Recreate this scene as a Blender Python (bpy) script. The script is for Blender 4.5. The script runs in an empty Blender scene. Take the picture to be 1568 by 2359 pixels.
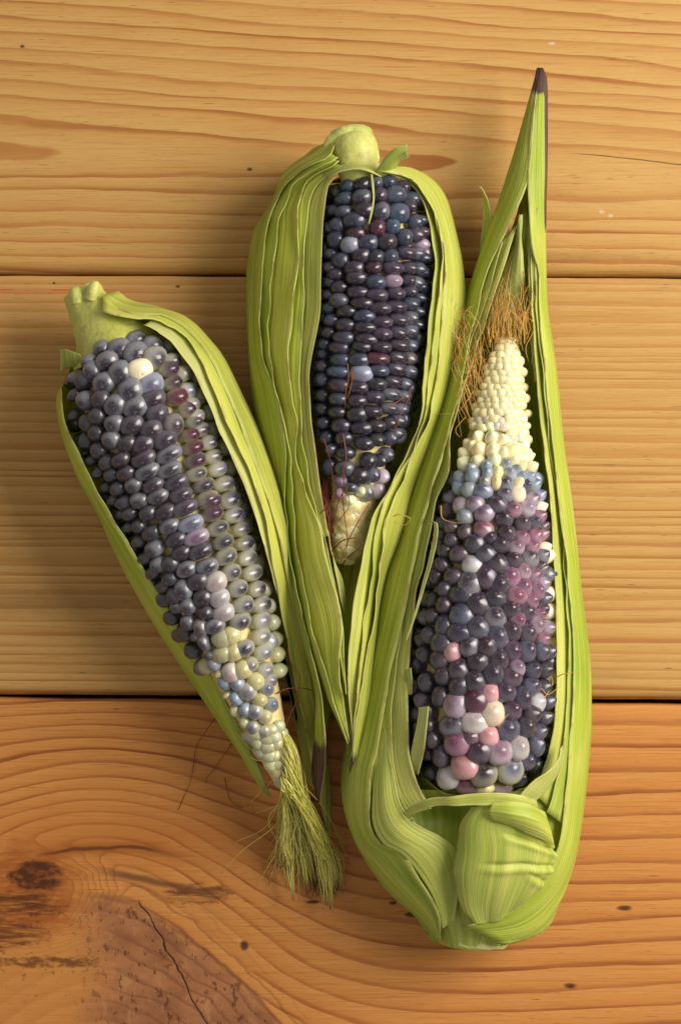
import bpy, math, random
import numpy as np
from mathutils import Vector, Matrix, noise as mn

# ------------------------------------------------------------------ scene, camera, light
SC = bpy.context.scene
COL = SC.collection
H = 900.0            # camera height above the table, mm
PX = 6.0             # plan scale: 6 drawing units per mm on the table top
CX, CY = 784.0, 1179.5

cam = bpy.data.cameras.new("camera")
cam.sensor_fit = 'VERTICAL'
cam.sensor_height = 36.0
cam.lens = 36.0 * H / (2359.0 / PX)
cam.clip_start = 0.05
cam.clip_end = 20.0
camo = bpy.data.objects.new("camera", cam)
COL.objects.link(camo)
camo.location = (0, 0, H * 0.001)
SC.camera = camo

world = bpy.data.worlds.new("World")
SC.world = world
world.use_nodes = True
bg = world.node_tree.nodes["Background"]
bg.inputs[0].default_value = (1.0, 0.93, 0.84, 1)
bg.inputs[1].default_value = 0.36


def area_light(name, loc, target, sx, sy, power, color):
    l = bpy.data.lights.new(name, 'AREA')
    l.shape = 'RECTANGLE'
    l.size, l.size_y = sx, sy
    l.energy = power
    l.color = color
    o = bpy.data.objects.new(name, l)
    COL.objects.link(o)
    o.location = loc
    o.rotation_euler = (Vector(target) - Vector(loc)).to_track_quat('-Z', 'Y').to_euler()
    return o


area_light("window_light", (0.72, 0.26, 0.62), (0.0, 0.0, 0.0), 0.60, 0.66, 14.6, (1.0, 0.93, 0.82))

vs = SC.view_settings
vs.view_transform = 'Standard'
vs.look = 'None'
vs.exposure = 0.0
vs.gamma = 1.0
vs.use_curve_mapping = False
SC.cycles.max_bounces = 5
SC.cycles.diffuse_bounces = 3
SC.cycles.glossy_bounces = 2
SC.cycles.transmission_bounces = 3
SC.cycles.use_adaptive_sampling = True
SC.cycles.adaptive_threshold = 0.02
SC.cycles.use_denoising = True

RND = random.Random(7)


# ------------------------------------------------------------------ node helper
class NT:
    def __init__(self, name):
        self.mat = bpy.data.materials.new(name)
        self.mat.use_nodes = True
        self.t = self.mat.node_tree
        self.t.nodes.clear()

    def node(self, typ, **kw):
        n = self.t.nodes.new(typ)
        for k, v in kw.items():
            setattr(n, k, v)
        return n

    def put(self, sock, v):
        if isinstance(v, S):
            self.t.links.new(v.s, sock)
        elif isinstance(v, (tuple, list)):
            v = list(v)
            if len(v) == 3 and sock.type == 'RGBA':
                v = v + [1]
            sock.default_value = v
        else:
            sock.default_value = v

    def math(self, op, a, b=None, c=None):
        n = self.node('ShaderNodeMath', operation=op)
        self.put(n.inputs[0], a)
        if b is not None:
            self.put(n.inputs[1], b)
        if c is not None:
            self.put(n.inputs[2], c)
        return S(self, n.outputs[0])

    def xyz(self, x, y, z=0.0):
        n = self.node('ShaderNodeCombineXYZ')
        for i, v in enumerate((x, y, z)):
            self.put(n.inputs[i], v)
        return S(self, n.outputs[0])

    def sep(self, v):
        n = self.node('ShaderNodeSeparateXYZ')
        self.put(n.inputs[0], v)
        return [S(self, o) for o in n.outputs]

    def noise(self, vec, scale=1.0, detail=2.0, rough=0.5, dist=0.0):
        n = self.node('ShaderNodeTexNoise')
        self.put(n.inputs['Vector'], vec)
        n.inputs['Scale'].default_value = scale
        n.inputs['Detail'].default_value = detail
        n.inputs['Roughness'].default_value = rough
        n.inputs['Distortion'].default_value = dist
        return S(self, n.outputs[0])

    def smooth(self, v, a, b, lo=0.0, hi=1.0):
        n = self.node('ShaderNodeMapRange', interpolation_type='SMOOTHSTEP')
        self.put(n.inputs[0], v)
        for i, q in zip((1, 2, 3, 4), (a, b, lo, hi)):
            self.put(n.inputs[i], q)
        return S(self, n.outputs[0])

    def mix(self, f, a, b, blend='MIX'):
        n = self.node('ShaderNodeMix', data_type='RGBA', blend_type=blend)
        n.clamp_factor = True
        self.put(n.inputs[0], f)
        self.put(n.inputs[6], a)
        self.put(n.inputs[7], b)
        return S(self, n.outputs[2])

    def ramp(self, f, stops, interp='LINEAR'):
        n = self.node('ShaderNodeValToRGB')
        r = n.color_ramp
        r.interpolation = interp
        while len(r.elements) < len(stops):
            r.elements.new(0.5)
        for e, (p, c) in zip(r.elements, stops):
            e.position = p
            e.color = c if len(c) == 4 else (*c, 1)
        self.put(n.inputs[0], f)
        return S(self, n.outputs[0])

    def attr(self, name):
        n = self.node('ShaderNodeAttribute', attribute_name=name)
        return S(self, n.outputs['Color'])

    def bump(self, height, strength, dist):
        n = self.node('ShaderNodeBump')
        n.inputs['Strength'].default_value = strength
        n.inputs['Distance'].default_value = dist
        self.put(n.inputs['Height'], height)
        return S(self, n.outputs[0])

    def principled(self, **kw):
        n = self.node('ShaderNodeBsdfPrincipled')
        for k, v in kw.items():
            self.put(n.inputs[k], v)
        return n

    def out(self, shader):
        o = self.node('ShaderNodeOutputMaterial')
        self.t.links.new(shader, o.inputs[0])
        return self.mat


class S:
    def __init__(self, nt, s):
        self.nt, self.s = nt, s

    def __add__(self, o): return self.nt.math('ADD', self, o)
    __radd__ = __add__
    def __sub__(self, o): return self.nt.math('SUBTRACT', self, o)
    def __rsub__(self, o): return self.nt.math('SUBTRACT', o, self)
    def __mul__(self, o): return self.nt.math('MULTIPLY', self, o)
    __rmul__ = __mul__
    def __truediv__(self, o): return self.nt.math('DIVIDE', self, o)
    def sqrt(self): return self.nt.math('SQRT', self)
    def frac(self): return self.nt.math('FRACT', self)
    def exp(self): return self.nt.math('EXPONENT', self)
    def max(self, o): return self.nt.math('MAXIMUM', self, o)
    def min(self, o): return self.nt.math('MINIMUM', self, o)
    def abs(self): return self.nt.math('ABSOLUTE', self)


# ------------------------------------------------------------------ wood
def wood(name, kind):
    T = NT(name)
    tc = T.node('ShaderNodeTexCoord')
    x, y, z = T.sep(S(T, tc.outputs['Object']))
    X = x * (1000 * PX) + CX          # plan units, 6 to the millimetre
    Y = CY - y * (1000 * PX)
    seed = {'top': 3.1, 'mid': 11.7, 'low': 23.3}[kind]
    V = T.xyz(X, Y, seed)

    def nz(sx, sy, detail=2.0, off=0.0, rough=0.5, dist=0.0):
        return T.noise(T.xyz(X * (1.0 / sx), Y * (1.0 / sy), seed + off), 1.0, detail, rough, dist) - 0.5

    def ell(cx, cy, rx, ry, soft=0.5, wob=0.0, wscale=30.0):
        dx = (X - cx) * (1.0 / rx)
        dy = (Y - cy) * (1.0 / ry)
        d = (dx * dx + dy * dy).sqrt()
        if wob:
            d = d + nz(wscale * 1.6, wscale, 5, cx * .01, .68) * wob * 1.3
        return T.smooth(d, 1.0 - soft, 1.0 + soft, 1.0, 0.0)

    fib = nz(170, 2.6, 3, 5.0, .6)
    fine = nz(40, 1.3, 2, 9.0)
    if kind == 'top':
        yc = X * 0.046 + 332
        dy = Y - yc
        G = (dy * dy + 52.0 * 52.0).sqrt() + X * 0.031
        G = G + nz(520, 150, 2, 1.0) * 34 + nz(150, 60, 2, 2.0) * 7 + nz(60, 16, 2, 2.5) * 2.5
        R = G * (1 / 35.0) + nz(4000, 90, 1, 3.0) * 1.3 + 0.42
        pale, mid, dark = (.540, .318, .104), (.495, .262, .076), (.290, .088, .018)
        lw = .16
    elif kind == 'mid':
        G = Y - X * 0.010 + nz(1400, 120, 2, 1.0) * 20 + nz(420, 30, 2, 2.0) * 7 + nz(90, 10, 2, 2.5) * 3
        R = G * (1 / 25.0) + nz(5000, 95, 2, 3.0) * 4.0
        pale, mid, dark = (.525, .310, .104), (.475, .248, .071), (.305, .108, .023)
        lw = .2
    else:
        ex = ((X - 235) * (X - 235) * (-1.0 / (2 * 250.0 ** 2))).exp()
        ex2 = ((X - 1000) * (X - 1000) * (-1.0 / (2 * 330.0 ** 2))).exp()
        a = ((Y - 1560) * 0.75).max(0.0).min(330.0)
        G = Y + ex * a - ex2 * (Y - 1600) * 0.06 - X * 0.012
        G = G + nz(420, 110, 2, 1.0) * 26 + nz(120, 40, 2, 2.0) * 6 + nz(50, 14, 2, 2.5) * 2
        kx, ky = (X - 70) * .62, Y - 2060
        kd = (kx * kx + ky * ky).sqrt() + nz(90, 60, 3, 72.) * 30
        near = T.smooth(kd, 60, 150, 1.0, 0.0)
        G = G * (1 - near) + (kd * 1.5 + 1900) * near
        R = G * (1 / 49.0) + nz(5000, 160, 1, 3.0) * 1.4 + .2
        pale, mid, dark = (.560, .240, .062), (.500, .196, .045), (.215, .048, .013)
        lw = .14
    r = R.frac()
    # slow rise through the early wood, a sharp dark late-wood line, quick return
    rid = R - r
    rn = T.noise(T.xyz(rid * 7.31, seed, X * .0009), 1.0, 1) 
    rn2 = T.noise(T.xyz(rid * 3.77, seed + 4, X * .0006), 1.0, 1)
    amp = T.smooth(nz(300, 60, 2, 7.0), -.22, .25, .5, 1.0) * T.smooth(rn, .3, .68, {'low': .55, 'mid': .22, 'top': .42}[kind], 1.0)
    late = T.smooth(r + (rn2 - .5) * .35, 1.0 - lw * 2.1, 1.0 - lw * .55) * T.smooth(r, .965, 1.0, 1.0, 0.0) * amp
    if kind == 'mid':
        late = late * T.smooth(Y + nz(300, 90, 2, 8.) * 300, 800, 1250, .55, 1.0)
    if kind == 'low':
        kn = ell(230, 2240, 400, 185, .3, 1.0, 120)
        late = late * (1 - kn * .9 * (1 - near))
    early = T.smooth(r, .05, .85)
    c = T.mix(early * .9, pale, mid)
    c = T.mix(late * .95, c, dark)
    c = T.mix(T.smooth(fib, .0, .24, 0, .75), c, T.mix(.45, mid, dark))
    c = T.mix(T.smooth(fib, -.05, -.3, 0, .35), c, (.70, .44, .18))
    c = T.mix(T.smooth(fine, .06, .26, 0, .36), c, dark)
    c = T.mix(T.smooth(nz(22, 3.0, 3, 71., .7), .08, .3, 0, .35), c, T.mix(.3, dark, (.25, .14, .06)))
    # broad weathered patches
    c = T.mix(T.smooth(nz(260, 46, 3, 13., .6), .03, .28, 0, .30 if kind == 'mid' else .16), c, (.33, .20, .075))
    # resin-canal dashes
    dash = T.smooth(nz(42, 2.2, 1, 17.), .20, .27) * T.smooth(nz(330, 120, 1, 18.), -.10, .08)
    c = T.mix(dash * .75, c, (.12, .045, .014))
    dotn = T.node('ShaderNodeTexVoronoi')
    T.put(dotn.inputs['Vector'], T.xyz(X * (1 / 95.), Y * (1 / 80.), seed))
    dd = S(T, dotn.outputs['Distance'])
    c = T.mix(T.smooth(dd, .012, .035, .8, 0.), c, (.09, .04, .015))
    rough_extra = 0.0
    hgt = fib * .6 - late * .5 - dash * 1.4 + fine * .35
    if kind == 'top':
        for q in ((52, 107, 5, 4), (575, 390, 6, 4), (1175, 440, 4, 3)):
            c = T.mix(ell(*q) * .85, c, (.05, .02, .01))
        for q in ((1270, 100, 8, 3), (1385, 488, 6, 4), (1158, 503, 4, 2), (1405, 497, 5, 4)):
            c = T.mix(ell(*q, .4, .8, 6) * .4, c, (.72, .66, .52))
        crack = T.smooth((Y - 350 - (X - 1300) * .105 - nz(90, 40, 2, 31.) * 6).abs(), .5, 2.2, 1, 0) * T.smooth(X, 1290, 1380)
        c = T.mix(crack * .8, c, (.08, .03, .01))
        c = T.mix(ell(1080, 545, 130, 20, .7, 1.2, 30) * .5, c, (.16, .065, .022))
        c = T.mix(ell(1270, 590, 240, 11, .7, 1.3, 30) * .3, c, (.16, .07, .022))
    if kind == 'mid':
        red = T.smooth((Y - 668 + nz(160, 30, 2, 41.) * 5).abs(), .6, 2.6, 1, 0) * T.smooth(X, 300, 200) * T.smooth(nz(40, 8, 2, 42.), -.12, .12)
        c = T.mix(red * .85, c, (.50, .045, .03))
        c = T.mix(T.smooth((Y - 672 + nz(160, 30, 2, 43.) * 9).abs(), 4, 16, .25, 0) * T.smooth(X, 420, 250), c, (.5, .10, .05))
        for q in ((410, 660, 5, 3), (125, 652, 3, 3)):
            c = T.mix(ell(*q) * .85, c, (.05, .02, .01))
        c = T.mix(ell(60, 1385, 330, 26, .8, 1.6, 40) * .35, c, (.17, .085, .03))
    if kind == 'low':
        brown, black = (.100, .028, .008), (.045, .014, .005)
        bx = (X - 225).max(0.0)
        yb = T.math('POWER', bx, 1.6) * .0190 + 2062 + nz(130, 90, 3, 63.) * 40
        ins = T.smooth(Y - yb + nz(36, 24, 4, 74., .7) * 60, -14, 22) * T.smooth(X + nz(60, 90, 3, 64.) * 150, 130, 290)
        rim = T.smooth((Y - yb).abs(), 2, 12, 1, 0) * T.smooth(X, 170, 240)
        c = T.mix(ell(300, 1925, 330, 60, .8, 1.0, 90) * .45, c, (.40, .125, .022))
        c = T.mix(ins * .85, c, T.mix(T.smooth(nz(90, 70, 3, 61., .65), -.2, .25), (.34, .140, .062), (.19, .072, .034)))
        c = T.mix(T.smooth(nz(26, 60, 3, 62., .6), .05, .2) * ins * .45, c, (.46, .235, .095))
        cont = ((Y - yb) * (1 / 41.0) + nz(120, 60, 3, 73.) * .9).frac()
        cl = T.smooth(cont, .62, .9) * T.smooth(cont, .93, 1.0, 1, 0) * T.smooth(Y - yb, -120, -20) * T.smooth(X, 190, 330)
        c = T.mix(cl * .55, c, (.17, .055, .026))
        c = T.mix(rim * .45, c, (.15, .052, .030))
        c = T.mix(ell(60, 2260, 200, 150, .5, .8, 70) * (1 - ins) * .5, c, (.46, .190, .045))
        stk = T.smooth(nz(70, 9, 4, 66., .65), -.22, .12)
        stk2 = T.smooth(nz(24, 14, 4, 67., .7), -.2, .1)
        c = T.mix(ell(45, 2050, 140, 105, .35, 1.2, 60) * (stk * .5 + .5) * .9, c, (.30, .080, .014))
        c = T.mix(ell(85, 2020, 58, 36, .22, 1.1, 30) * (stk2 * .5 + .5), c, (.075, .020, .007))
        c = T.mix(ell(30, 2085, 110, 26, .25, 1.7, 34) * stk * .95, c, brown)
        c = T.mix(ell(15, 2150, 90, 36, .25, 1.7, 34) * stk * .9, c, (.12, .034, .009))
        c = T.mix(ell(90, 2215, 130, 12, .3, 2.4, 24) * stk2 * .8, c, brown)
        c = T.mix(ell(460, 2058, 70, 22, .3, 2.0, 24) * stk * .85, c, brown)
        # arched bark lines over the knot
        arch = (Y - 1951 - (X - 250) * (X - 250) * .00080 + nz(110, 60, 3, 51.) * 26).abs()
        c = T.mix(T.smooth(arch, 2, 26, .6, 0) * T.smooth(X, 40, 150) * T.smooth(X, 520, 330), c, (.26, .070, .012))
        c = T.mix(T.smooth(arch, 1, 7, 1, 0) * T.smooth(X, 60, 150) * T.smooth(X, 420, 320) * .85, c, brown)
        arch2 = (Y - 1996 - (X - 200).max(0) * .23 + nz(150, 60, 2, 52.) * 26).abs()
        c = T.mix(T.smooth(arch2, 2, 13, 1, 0) * T.smooth(X, 180, 300) * T.smooth(X, 540, 400) * .8, c, (.11, .040, .020))
        spk = T.smooth(nz(14, 24, 3, 53., .6), .07, .17) * ins
        c = T.mix(spk * .75, c, brown)
        spk2 = T.smooth(nz(16, 12, 3, 54., .6), .10, .2) * ell(80, 2190, 170, 120, .4, .8, 50)
        c = T.mix(spk2 * .5, c, brown)
        crk = (X - 322 - (Y - 2075) * .55 - nz(60, 40, 3, 55.) * 26).abs()
        crm = T.smooth(crk, 1.0, 3.6, 1, 0) * T.smooth(Y, 2068, 2090)
        c = T.mix(crm * .95, c, black)
        for q in ((1312, 2271, 13, 6), (1437, 2092, 16, 6), (948, 2107, 14, 6), (563, 2178, 9, 10), (720, 2078, 14, 4), (905, 2080, 8, 4)):
            c = T.mix(ell(*q, .5, .9, 8) * .9, c, black)
        hgt = hgt - crm * 6 - spk * 2.2 - spk2 * 1.5
    ed = T.noise(T.xyz(X * .02, Y * .02, seed + 60), 1, 2)
    bmp = T.bump(hgt, .30, .00030)
    p = T.principled(**{'Base Color': c, 'Roughness': T.smooth(late, 0, 1, .52, .42), 'Normal': bmp,
                        'Specular IOR Level': .22})
    return T.out(p.outputs[0])


# ------------------------------------------------------------------ plant materials
def kernel_material():
    T = NT("corn kernel skin")
    tc = T.node('ShaderNodeTexCoord')
    O = S(T, tc.outputs['Object'])
    x, y, z = T.sep(O)
    oi = T.node('ShaderNodeObjectInfo')
    col, alpha, idx, rnd = (S(T, oi.outputs[k]) for k in ('Color', 'Alpha', 'Object Index', 'Random'))
    milk = idx * .01
    off = T.xyz(rnd * 37.0, rnd * 91.0, rnd * 13.0)
    addv = T.node('ShaderNodeVectorMath', operation='ADD')
    T.put(addv.inputs[0], O)
    T.put(addv.inputs[1], off)
    OV = S(T, addv.outputs[0])
    n1 = T.noise(OV, 2.6, 2) - .5
    n2 = T.noise(OV, 9.0, 3, .6) - .5
    d = (x * x + (y - .10) * (y - .10)).sqrt() + n1 * .16
    core = T.smooth(d, .15, .43, 1.0, 0.0)
    # clear skin over a coloured heart: the rim is milky
    tint = T.mix(T.smooth(n1, -.22, .22), (1.25, .82, 1.15), (.78, 1.05, 1.2))
    bw = T.node('ShaderNodeRGBToBW')
    T.put(bw.inputs[0], col)
    lum = S(T, bw.outputs[0])
    col = T.mix(T.smooth(lum, .12, .4, .8, .12), col, T.mix(1.0, col, tint, 'MULTIPLY'))
    rim = T.mix(milk, col, (.42, .425, .44))
    heart = T.mix(1.0, col, T.mix((milk * 2.2).min(1.0), (1.0, 1.0, 1.0), (.30, .19, .30)), 'MULTIPLY')
    c = T.mix(core, rim, heart)
    c = T.mix(T.smooth(n2, -.1, .3, 0, .5) * milk, c, (.42, .43, .45))
    lvl = alpha * 1.15 - 1.25
    base = T.smooth(z + n1 * .18 - lvl, -.22, .24, 1.0, 0.0)
    c = T.mix(base * .8, c, T.mix(rnd, (.44, .40, .20), (.50, .48, .30)))
    scar = T.smooth((x * x + (y - .17) * (y - .17)).sqrt(), .02, .055, .55, 0)
    c = T.mix(scar, c, (.30, .17, .10))
    ds = (x * x + (y - .17) * (y - .17)).sqrt()
    sc_h = T.smooth(ds, .0, .045, 1.0, 0) - T.smooth(ds, .05, .15, 1.0, 0) * .8
    bmp = T.bump(n2 * .6 + n1 + sc_h * 1.6, .22, .0006)
    p = T.principled(**{'Base Color': c, 'Roughness': T.smooth(n2, -.3, .3, .24, .36), 'Normal': bmp,
                        'Subsurface Weight': .22, 'Subsurface Radius': (1.0, .8, .6), 'Subsurface Scale': .0013,
                        'Coat Weight': .8, 'Coat Roughness': .26, 'Specular IOR Level': .5})
    return T.out(p.outputs[0])


def cob_material():
    T = NT("corn cob")
    tc = T.node('ShaderNodeTexCoord')
    O = S(T, tc.outputs['Object'])
    n = T.noise(O, 400, 3)
    c = T.ramp(n, [(.3, (.62, .47, .16)), (.7, (.75, .66, .34))])
    p = T.principled(**{'Base Color': c, 'Roughness': .5, 'Normal': T.bump(n, .5, .001),
                        'Subsurface Weight': .2, 'Subsurface Radius': (1, .7, .4), 'Subsurface Scale': .002})
    return T.out(p.outputs[0])


def husk_material():
    T = NT("corn husk")
    uvn = T.node('ShaderNodeUVMap', uv_map='UVMap')
    u, v, _ = T.sep(S(T, uvn.outputs[0]))          # u: ribs across, v: mm along
    oi = T.node('ShaderNodeObjectInfo')
    col, rnd = S(T, oi.outputs['Color']), S(T, oi.outputs['Random'])
    a = T.attr("leaf")
    an = T.node('ShaderNodeSeparateColor')
    T.put(an.inputs[0], a)
    brown, edge, pale = (S(T, o) for o in an.outputs[:3])
    sd = rnd * 53.0
    s1 = T.noise(T.xyz(u * 1.0, v * .018, sd), 1.0, 2) - .5
    s2 = T.noise(T.xyz(u * 2.6, v * .02, sd + 5), 1.0, 2) - .5
    s3 = T.noise(T.xyz(u * .35, v * .05, sd + 9), 1.0, 2) - .5
    cross = T.noise(T.xyz(u * 1.5, v * 1.2, sd + 15), 1.0, 2) - .5
    deep = T.mix(.5, col, T.mix(1.0, col, (.52, .70, .35), 'MULTIPLY'))
    light = T.mix(.45, col, (.84, .85, .17))
    s4 = T.noise(T.xyz(u * 5.6, v * .02, sd + 25), 1.0, 2) - .5
    c = T.mix(T.smooth(s1 * .6 + s2 * .5 + s4 * .35, -.22, .24), deep, light)
    c = T.mix(T.smooth(s4, .03, .22, 0, .55), c, T.mix(.5, c, (.82, .82, .38)))
    c = T.mix(T.smooth(s4, -.06, -.24, 0, .5), c, deep)
    c = T.mix(T.smooth(s2, .02, .26, 0, .55), c, T.mix(.35, c, (.74, .74, .32)))
    c = T.mix(T.smooth(s2, -.03, -.24, 0, .6), c, deep)
    big = T.noise(T.xyz(u * .22, v * .016, sd + 31), 1.0, 2) - .5
    c = T.mix(T.smooth(s3, .02, .30, 0, .45), c, (.74, .68, .15))
    c = T.mix(T.smooth(big, .0, .22, 0, .45), c, (.86, .85, .24))
    c = T.mix(T.smooth(big, -.02, -.22, 0, .5), c, T.mix(1.0, c, (.50, .68, .30), 'MULTIPLY'))
    spot = T.noise(T.xyz(u * 3.0, v * .8, sd + 41), 1.0, 2)
    c = T.mix(T.smooth(spot, .74, .80, 0, .6), c, (.22, .17, .05))
    c = T.mix(T.smooth(cross, .15, .35, 0, .15), c, deep)
    c = T.mix(pale, c, T.mix(.35, c, (.84, .83, .32)))
    c = T.mix(edge * .35, c, (.80, .79, .42))
    dry = T.noise(T.xyz(u * .4, v * .11, sd + 51), 1.0, 3)
    c = T.mix(edge * T.smooth(dry, .52, .64, 0, .75), c, (.42, .30, .11))
    bn = T.mix(T.smooth(s2, -.2, .2), (.075, .030, .022), (.22, .13, .10))
    c = T.mix(T.smooth(brown + s1 * .5, .25, .6), c, bn)
    h = s2 * .7 + s1 * .3 + s4 * .35 + cross * .12
    bmp = T.bump(h, .8, .0006)
    p = T.principled(**{'Base Color': c, 'Roughness': .42, 'Normal': bmp, 'Specular IOR Level': .38,
                        'Sheen Weight': .04, 'Sheen Roughness': .5})
    tr = T.node('ShaderNodeBsdfTranslucent')
    T.put(tr.inputs[0], T.mix(1.0, c, (1.0, 1.0, .45), 'MULTIPLY'))
    T.put(tr.inputs[1], bmp)
    mx = T.node('ShaderNodeMixShader')
    mx.inputs[0].default_value = .34
    T.t.links.new(p.outputs[0], mx.inputs[1])
    T.t.links.new(tr.outputs[0], mx.inputs[2])
    return T.out(mx.outputs[0])


def stem_material():
    T = NT("corn stalk")
    tc = T.node('ShaderNodeTexCoord')
    O = S(T, tc.outputs['Object'])
    oi = T.node('ShaderNodeObjectInfo')
    col = S(T, oi.outputs['Color'])
    n = T.noise(O, 90, 3)
    f = T.noise(O, 600, 2)
    c = T.mix(T.smooth(n, .35, .7, 0, .8), col, T.mix(.5, col, (.66, .60, .22)))
    c = T.mix(T.smooth(f, .5, .75, 0, .3), c, T.mix(.7, col, (.20, .22, .04)))
    bn = T.noise(O, 150, 3, .6)
    c = T.mix(T.smooth(bn, .60, .72, 0, .55), c, (.40, .26, .07))
    p = T.principled(**{'Base Color': c, 'Roughness': .5, 'Normal': T.bump(f + n, .5, .0007),
                        'Subsurface Weight': .15, 'Subsurface Radius': (1, .9, .3), 'Subsurface Scale': .002,
                        'Sheen Weight': .15})
    return T.out(p.outputs[0])


def silk_material(name, c0, c1, tip):
    T = NT(name)
    a = T.attr("leaf")
    an = T.node('ShaderNodeSeparateColor')
    T.put(an.inputs[0], a)
    br, rn, _ = (S(T, o) for o in an.outputs[:3])
    c = T.mix(rn, c0, c1)
    c = T.mix(br, c, tip)
    p = T.principled(**{'Base Color': c, 'Roughness': .38, 'Specular IOR Level': .5})
    tr = T.node('ShaderNodeBsdfTranslucent')
    T.put(tr.inputs[0], c)
    mx = T.node('ShaderNodeMixShader')
    mx.inputs[0].default_value = .25
    T.t.links.new(p.outputs[0], mx.inputs[1])
    T.t.links.new(tr.outputs[0], mx.inputs[2])
    return T.out(mx.outputs[0])


M_KERNEL = kernel_material()
M_COB = cob_material()
M_HUSK = husk_material()
M_STEM = stem_material()
M_SILK_Y = silk_material("yellow corn silk", (.66, .62, .09), (.88, .84, .30), (.20, .055, .018))
M_SILK_O = silk_material("orange corn silk", (.78, .40, .07), (.86, .66, .22), (.48, .17, .04))
M_SILK_R = silk_material("red-brown corn silk", (.20, .040, .020), (.36, .10, .04), (.08, .018, .010))


# ------------------------------------------------------------------ mesh helpers
def W(px, py, z=0.0):
    """plan position (drawing units at the table) and height in mm -> mm"""
    f = 1 - z / H
    return np.array(((px - CX) / PX * f, -(py - CY) / PX * f, z))


def mesh_obj(name, verts, faces, mat, parent=None, smooth=True, kind=None):
    me = bpy.data.meshes.new(name)
    me.from_pydata([tuple(v) for v in verts], [], faces)
    if smooth:
        me.polygons.foreach_set('use_smooth', [True] * len(me.polygons))
    me.materials.append(mat)
    me.update()
    o = bpy.data.objects.new(name, me)
    COL.objects.link(o)
    if parent is not None:
        o.parent = parent
    if kind:
        o['kind'] = kind
    return o


def empty(name, loc_mm, label, cat, group=None):
    o = bpy.data.objects.new(name, None)
    COL.objects.link(o)
    o.empty_display_size = .01
    o.location = Vector(loc_mm) * .001
    o['label'] = label
    o['category'] = cat
    if group:
        o['group'] = group
    return o


def catmull(P, n):
    """resample control points (k,d) to n points, Catmull-Rom, even in chord length"""
    P = np.asarray(P, float)
    if len(P) == 2:
        t = np.linspace(0, 1, n)[:, None]
        return P[0] * (1 - t) + P[1] * t
    seg = np.linalg.norm(np.diff(P[:, :2], axis=0), axis=1) + 1e-6
    cum = np.concatenate([[0], np.cumsum(seg)])
    Q = np.vstack([2 * P[0] - P[1], P, 2 * P[-1] - P[-2]])
    out = []
    for s in np.linspace(0, cum[-1], n):
        i = min(max(int(np.searchsorted(cum, s, 'right')) - 1, 0), len(P) - 2)
        t = (s - cum[i]) / seg[i]
        a, b, c, d = Q[i], Q[i + 1], Q[i + 2], Q[i + 3]
        out.append(.5 * ((2 * b) + (c - a) * t + (2 * a - 5 * b + 4 * c - d) * t * t + (3 * b - a - 3 * c + d) * t ** 3))
    return np.array(out)


class Tube:
    """half-elliptic tube: rows (x, y, left radius, right radius [plan units], height radius mm, centre height mm)"""
    def __init__(self, rows, n=260):
        D = catmull(rows, n)
        self.c = np.array([W(d[0], d[1], d[5])[:2] for d in D])
        k = 1 - D[:, 5] / H
        self.rl, self.rr = np.maximum(D[:, 2], 4) / PX * k, np.maximum(D[:, 3], 4) / PX * k
        self.b, self.z = np.maximum(D[:, 4], .5), D[:, 5]
        t = np.gradient(self.c, axis=0)
        # smooth tangents
        for _ in range(12):
            t[1:-1] = (t[:-2] + t[1:-1] * 2 + t[2:]) / 4
        t /= np.linalg.norm(t, axis=1)[:, None]
        self.t = t
        lat = np.stack([t[:, 1], -t[:, 0]], 1)
        lat *= np.sign(lat[:, :1] + 1e-9)
        self.lat = lat
        self.n = n

    def row(self, arr, s):
        s = np.clip(s, 0, self.n - 1.001)
        i = s.astype(int)
        f = (s - i)
        if arr.ndim == 2:
            f = f[:, None]
        return arr[i] * (1 - f) + arr[i + 1] * f

    def solve(self, px, py, off=0.0):
        """plan positions as seen from above -> (s, theta)"""
        px, py = np.asarray(px, float), np.asarray(py, float)
        z = np.full(px.shape, 25.0)
        for _ in range(5):
            f = 1 - z / H
            p = np.stack([(px - CX) / PX * f, -(py - CY) / PX * f], 1)
            d2 = ((p[:, None, :] - self.c[None]) ** 2).sum(2)
            i = np.clip(d2.argmin(1), 1, self.n - 2)
            step = np.linalg.norm(self.c[i + 1] - self.c[i - 1], axis=1) / 2 + 1e-9
            s = i + np.clip(((p - self.c[i]) * self.t[i]).sum(1) / step, -1, 1)
            s = np.clip(s, 0, self.n - 1.001)
            d = ((p - self.row(self.c, s)) * self.row(self.lat, s)).sum(1)
            r = np.where(d > 0, self.row(self.rr, s), self.row(self.rl, s)) + off
            q = np.clip(d / r, -1, 1)
            z = self.row(self.z, s) + (self.row(self.b, s) + off) * np.sqrt(1 - q * q)
        return s, np.arcsin(q)

    def at(self, s, th, off=0.0):
        s, th = np.asarray(s, float), np.asarray(th, float)
        sn, cs = np.sin(th), np.cos(th)
        a = np.where(sn > 0, self.row(self.rr, s), self.row(self.rl, s))
        b = self.row(self.b, s)
        lat, c, z = self.row(self.lat, s), self.row(self.c, s), self.row(self.z, s)
        n = np.stack([lat[:, 0] * sn / a, lat[:, 1] * sn / a, cs / b], 1)
        n /= np.linalg.norm(n, axis=1)[:, None]
        off = np.broadcast_to(off, s.shape)
        p = np.stack([c[:, 0] + lat[:, 0] * sn * (a + off), c[:, 1] + lat[:, 1] * sn * (a + off), z + cs * (b + off)], 1)
        return p, n


def grid_faces(n, m, wrap=False):
    f = []
    for i in range(n - 1):
        for j in range(m - 1 if not wrap else m):
            k = (j + 1) % m
            f.append((i * m + j, i * m + k, (i + 1) * m + k, (i + 1) * m + j))
    return f


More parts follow.
